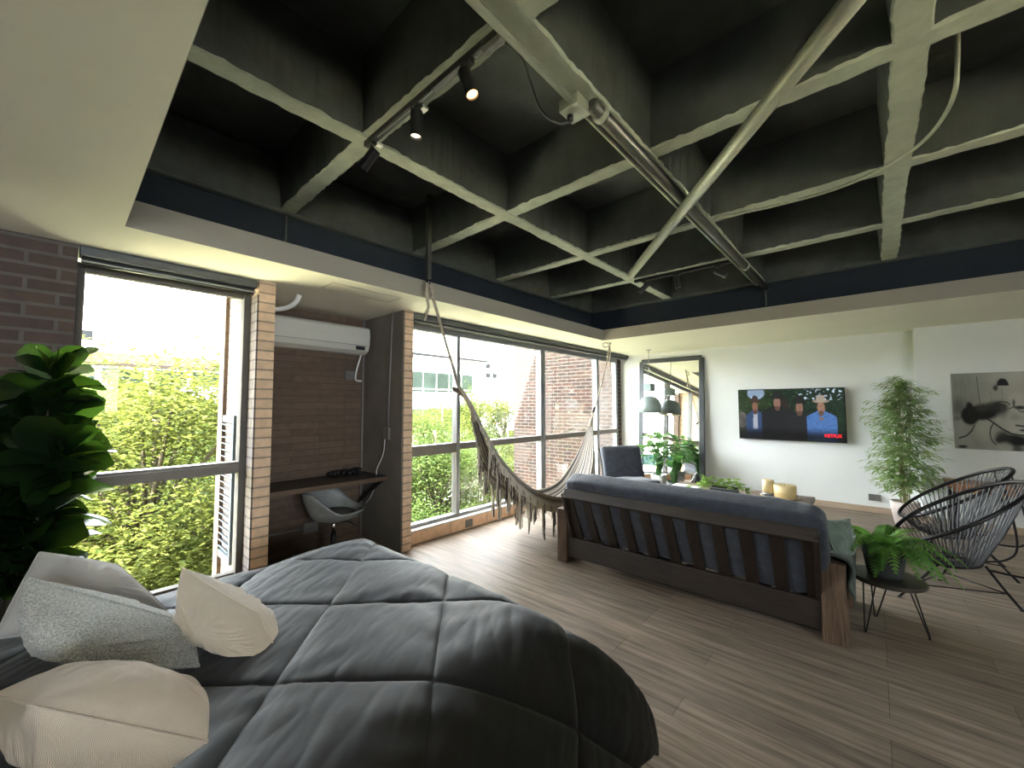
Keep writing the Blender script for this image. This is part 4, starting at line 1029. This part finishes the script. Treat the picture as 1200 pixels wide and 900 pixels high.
# the seam lines as stitched piping
# pillows on the bed (four different ones)
M['cordu']=M['pl_cream']
def ribbed():
    m,nt,P=newmat('cream ribbed cotton'); tc=N(nt,'ShaderNodeTexCoord'); sp=N(nt,'ShaderNodeMapping'); sp.inputs['Rotation'].default_value=(0,0,math.radians(60))
    lk(nt,tc.outputs['Object'],sp.inputs[0])
    w=N(nt,'ShaderNodeTexWave',Scale=110,Distortion=1.5); w.inputs['Detail Scale'].default_value=.5; lk(nt,sp.outputs[0],w.inputs['Vector'])
    rp=N(nt,'ShaderNodeValToRGB'); rp.color_ramp.elements[0].color=(.46,.38,.32,1); rp.color_ramp.elements[1].color=(.64,.55,.47,1); lk(nt,w.outputs[1],rp.inputs[0]); lk(nt,rp.outputs[0],P.inputs['Base Color'])
    b=N(nt,'ShaderNodeBump',Strength=.5,Distance=.004); lk(nt,w.outputs[1],b.inputs['Height']); lk(nt,b.outputs[0],P.inputs['Normal']); P.inputs['Roughness'].default_value=.9
    return m
pillow('bed_pillow',[(-.022,1.30,.90),(.262,1.15,.735),(.285,1.24,.725),(-.10,1.74,.76)],.215,ribbed(),'cream ribbed pillow lying at the front edge of the bed','pillow',k=.10,rc=.10,wr=.010,seed=1,grp='pillows on the bed')
pillow('bed_pillow',[(-.03,1.95,.74),(.345,1.66,.65),(.315,1.80,.765),(-.055,2.02,.97)],.29,M['pl_heather'],'heather grey woollen pillow propped behind the cream ribbed one','pillow',k=.03,rc=.06,wr=.014,seed=5,grp='pillows on the bed')
pillow('bed_pillow',[(-.13,2.28,.70),(.36,2.22,.63),(.19,2.36,.85),(-.03,2.42,.95)],.20,M['pl_grey'],'light grey linen pillow at the back, nearest the leafy plant','pillow',k=.03,rc=.10,wr=.010,seed=8,grp='pillows on the bed')
pillow('bed_pillow',[(.35,1.86,.66),(.555,1.55,.625),(.53,1.72,.735),(.322,1.95,.915)],.25,M['pl_beige'],'warm beige crumpled pillow tipped over in the middle of the bed','pillow',k=.10,rc=.12,wr=.013,seed=13,grp='pillows on the bed')

# ================================================================= FIDDLE LEAF
fxp,fyp=-.16,3.22
t=thing('fiddle_leaf_plant','tall glossy dark green fiddle leaf plant between bed and window','plant',(fxp,fyp,0))
MB().lathe([(0,0),(.14,0),(.18,.30),(.185,.34),(.165,.34),(.16,.30),(0,.30)],(fxp,fyp,0),28).build('pot',M['dpot'],t,smooth=True)
st=MB(); lf=MB(); rr=random.Random(55)
MBp=[]
trunks=[[(0,0,.3),(.03,.0,.8),(.10,.0,1.25),(.14,-.02,1.68)],[(0,0,.3),(-.10,-.03,.8),(-.16,-.06,1.3),(-.20,-.05,1.55)],[(0,0,.3),(.06,-.08,.7),(.13,-.14,1.05),(.16,-.16,1.25)],[(0,0,.3),(.05,.05,.7),(.09,.06,1.1),(.10,.05,1.42)],[(0,0,.3),(-.10,-.1,.6),(-.22,-.12,.9),(-.3,-.15,1.2)]]
for tr in trunks:
    pts=spline([(fxp+a,fyp+b,c_) for a,b,c_ in tr],6); st.tube(pts,.014,8,r1=.007)
    for k,p in enumerate(pts):
        if p.z<.62: continue
        for j in range(6):
            a=k*2.4+j*2*PI/6+rr.uniform(-.4,.4); q=(p.z-.6)/1.1
            L=rr.uniform(.19,.29)*(1 if p.z<1.5 else .8)
            up=rr.uniform(.0,1.1)+ (1.2 if k>=len(pts)-2 and j<3 else 0)
            lf.leaf(p,(math.cos(a),math.sin(a),up),(rr.uniform(-.9,.9),rr.uniform(-1.1,.5),.7),L,L*.62,rr.uniform(.2,.9),7,fold=.18,shape=lambda q:(.25+.75*math.sin(PI*min(1,q*.62+.18))**1.2)*(1 if q<.85 else math.sqrt(max(.02,1-((q-.85)/.15)**2))) if q>.02 else .1)
st.build('trunk',M['bark'],t,smooth=True); lf.build('leaves',M['fiddle'],t,smooth=True)

# ================================================================= OUTDOORS
g=MB(); 
def gr(u,v):
    x=-60+160*u; y=4+96*v; z=-6.5+ 9.5*sm(20,38,y)*(1-sm(6,14,x)) ; return V((x,y,z+.15*noise.noise(V((x*.1,y*.1,0)))))
g.grid(gr,60,60); o=g.build('ground_lawn',M['grass'],smooth=True); struct(o)
struct(MB().box(-40,50,-60,19.5,-6.4,-6.2).build('added_bounce_ground',M['bounce_pave']))  # pale ground added to bounce sunlight up through the windows

def tree_mesh(seed,n,size=.11,rx=2.4,rz=2.6):
    rr=random.Random(seed); lf=MB(); cl=[]
    for i in range(26):
        a=rr.uniform(0,2*PI); e=rr.uniform(-.9,1.2); q=rr.uniform(.35,1)
        cl.append(V((rx*q*math.cos(a)*math.cos(e),rx*q*math.sin(a)*math.cos(e),rz*q*math.sin(e))))
    for i in range(n):
        c=cl[rr.randrange(len(cl))]; 
        p=c+V((rr.gauss(0,.42),rr.gauss(0,.42),rr.gauss(0,.36)))
        a=rr.uniform(0,2*PI); L=size*rr.uniform(.6,1.3)
        d=V((math.cos(a),math.sin(a),rr.uniform(-.6,.5))).normalized(); s_=d.cross(V((rr.uniform(-.5,.5),rr.uniform(-.5,.5),1))).normalized()
        up=s_.cross(d)*.12*L
        b=len(lf.v); lf.v+= [p-d*L*.5,p+s_*L*.28+up,p+d*L*.5,p-s_*L*.28+up]; lf.f.append((b,b+1,b+2,b+3)); lf.m.append(0)
    br=MB()
    br.tube(spline([(0,0,-8),(.1,.05,-4),(-.05,.1,-1.5),(.1,0,.5),(0,.1,rz*.8)],4),.17,8,r1=.04)
    for c in cl: br.tube([V((0,0,c.z*.3-1.0)),V((c.x*.5,c.y*.5,c.z*.6-.4)),c],.055,5,r1=.014)
    return lf,br
protos=[]
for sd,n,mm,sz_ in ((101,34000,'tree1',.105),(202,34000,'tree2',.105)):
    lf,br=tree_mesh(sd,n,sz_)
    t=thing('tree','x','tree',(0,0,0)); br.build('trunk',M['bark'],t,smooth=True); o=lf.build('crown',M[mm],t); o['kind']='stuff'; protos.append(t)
tl=[(0,(1.1,9.5,-.1),0.3,1.1,'sunlit yellow-green tree filling the left window'),
    (1,(-1.6,14.2,-1.2),1.4,1.2,'darker tree low at left edge beyond the left window'),
    (1,(4.2,15.5,-1.6),2.2,1.15,'bushy tree behind the yellow-green one beyond left window'),
    (1,(8.4,10.8,-1.5),.8,1.05,'green tree straight behind the hammock ropes outside wide window'),
    (0,(14.8,13.6,-.1),2.9,1.0,'tree touching the outdoor brick wing beyond wide window'),
    (1,(6.4,9.8,-3.2),4.1,.9,'low leafy tree just below the wide window at its left'),
    (0,(13.4,17.0,-1.3),5.0,1.25,'sunny tree before the white office building'),
    (0,(12.0,12.0,-2.7),3.3,.95,'low yellow-green tree at the foot of the brick wing'),
    (0,(2.4,10.4,-3.9),1.9,.9,'low leafy tree directly below the left window'),
    (1,(18,19.5,-.2),.5,1.2,'deep green tree farthest along the brick wing')]
used=set()
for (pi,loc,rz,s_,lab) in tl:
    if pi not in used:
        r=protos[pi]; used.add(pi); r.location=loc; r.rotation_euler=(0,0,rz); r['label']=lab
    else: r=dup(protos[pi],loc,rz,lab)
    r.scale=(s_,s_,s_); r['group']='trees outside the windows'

# white office building (parallel to the facade)
b=thing('office_building','white office building with a dark strip of windows beyond the trees','building',(24,28,-6))
MB().box(14,24.2,25,36,-7,8.2).build('wall',M['bldg'],b)
MB().box(13.8,24.5,24.6,25,5.25,5.40).build('ledge',M['fargrey'],b)
for i in range(7):
    x=14.3+i*1.25
    if x>22: break
    f=MB().box(x,x+1.17,24.96,25.0,2.55,4.05).build('window',M['bglass'],b)
    MB().box(x,x+1.17,24.94,24.965,2.75,2.80).build('glazing_bar',M['bldg'],f)
for i in range(7):
    x=14.3+i*1.25; f=MB().box(x,x+1.17,24.96,25.0,-.4,1.3).build('window',M['bglass'],b)
b=thing('tower_building','pale distant tower with small windows seen through the wide window','building',(60,62,-6))
MB().box(52,66,60,70,-7,13).build('wall',M['bldg'],b)
for (x,z) in ((56.9,9.3),(58.9,9.3),(56.9,7.4),(58.9,7.4),(60.9,7.4)):
    MB().box(x,x+1.3,59.9,60,z,z+1.0).build('window',M['fargrey'],b)
b=thing('low_building','low building with brown roof and dark window band beyond lawn','building',(3,42,2.9))
MB().box(-6,12,40,48,-3,4.35).build('wall',M['bldg'],b)
f=MB().box(-6.6,12.6,39.4,48.6,4.35,4.55); f.add([(-6.6,39.4,4.55),(12.6,39.4,4.55),(12.6,48.6,4.55),(-6.6,48.6,4.55),(-4,43,5.6),(10,43,5.6)],[(0,1,5,4),(1,2,5),(2,3,4,5),(3,0,4)])
f.build('roof',M['broof'],b)
for i in range(7): MB().box(-5.6+i*2.5,-3.4+i*2.5,39.93,40,3.05,4.2).build('window',M['bglass'],b)
b=thing('apartment_tower','pale distant apartment tower at the left window edge','building',(1,62,0))
MB().box(-3,4,62,70,-3,16).build('wall',M['bldg'],b)
for z in (8.6,6.6): MB().box(1.3,2.15,61.9,62,z,z+1.0).build('window',M['fargrey'],b)
b=thing('side_building','white building with teal glass bands, mirrored in the floor mirror','building',(-24,14,-6))
MB().box(-34,-22,6,26,-7,2.2).build('wall',M['bldg'],b)
for z in (-3.0,-.4): MB().box(-22.0,-21.9,6.5,25.5,z,z+1.0).build('glass_band',M['teal'],b)

# ================================================================= LIGHT
w=bpy.data.worlds.new('World'); bpy.context.scene.world=w; w.use_nodes=True; nt=w.node_tree
bg=nt.nodes['Background']; bg.inputs[0].default_value=(.86,.94,1,1); bg.inputs[1].default_value=22
sl=bpy.data.lights.new('sun','SUN'); sl.energy=100; sl.angle=math.radians(.6); sl.color=(1,.95,.85)
so=bpy.data.objects.new('sun',sl); C.objects.link(so); so.rotation_euler=V((-.59,-.30,.75)).to_track_quat('Z','Y').to_euler()
def light(name,kind,loc,energy,col,size=.1,aim=None,portal=False,sy=None,spot=None):
    l=bpy.data.lights.new(name,kind); l.energy=energy; l.color=col
    if kind=='AREA':
        l.shape='RECTANGLE'; l.size=size; l.size_y=sy or size
        if portal: l.cycles.is_portal=True
    elif kind=='SPOT': l.spot_size=spot or 1.2; l.spot_blend=.5; l.shadow_soft_size=size
    else: l.shadow_soft_size=size
    o=bpy.data.objects.new(name,l); C.objects.link(o); o.location=loc
    if aim: o.rotation_euler=(V(loc)-V(aim)).to_track_quat('Z','Y').to_euler()
    return o
light('portal_left','AREA',(.52,4.0,1.3),1,(1,1,1),1.0,(.52,0,1.3),True,2.4)
light('portal_right','AREA',(5.0,4.0,1.3),1,(1,1,1),5.1,(5.0,0,1.3),True,2.4)
light('portal_back','AREA',(-.5,-4.6,1.9),1,(1,1,1),2.8,(-.5,0,1.9),True,1.0)
light('near_spot_lamp','SPOT',tuple(e1+V((.0,-.02,-.03))),12,(1,.75,.5),.02,tuple(e1+V((.3,-.9,-2.7))),spot=1.5)
light('pendant_bulb_lamp','POINT',(px,py,1.40),2.0,(1,.6,.3),.04)

# ================================================================= CAMERA
Yw,Pt,Rl,F=math.radians(41.79),math.radians(3.101),math.radians(-.098),474.3
fw=V((math.cos(Pt)*math.cos(Yw),math.cos(Pt)*math.sin(Yw),math.sin(Pt)))
r0=V((math.sin(Yw),-math.cos(Yw),0)); u0=r0.cross(fw)
rt=r0*math.cos(Rl)+u0*math.sin(Rl); up=-r0*math.sin(Rl)+u0*math.cos(Rl)
cam=bpy.data.cameras.new('camera'); cam.sensor_width=36; cam.lens=F*36/1200; cam.clip_start=.02; cam.clip_end=500
co=bpy.data.objects.new('camera',cam); C.objects.link(co)
mt=Matrix((rt,up,-fw)).transposed().to_4x4(); mt.translation=V((0,0,1.5)); co.matrix_world=mt
sc=bpy.context.scene; sc.camera=co
sc.view_settings.view_transform='Standard'; sc.view_settings.look='None'; sc.view_settings.gamma=1; sc.view_settings.use_curve_mapping=False; sc.view_settings.exposure=0.55
cy_=sc.cycles; cy_.use_denoising=True; cy_.max_bounces=10; cy_.diffuse_bounces=5; cy_.glossy_bounces=4; cy_.transparent_max_bounces=16; cy_.sample_clamp_indirect=80; cy_.caustics_reflective=False; cy_.caustics_refractive=False
try: cy_.denoiser='OPENIMAGEDENOISE'; cy_.denoising_input_passes='RGB_ALBEDO_NORMAL'
except Exception: pass
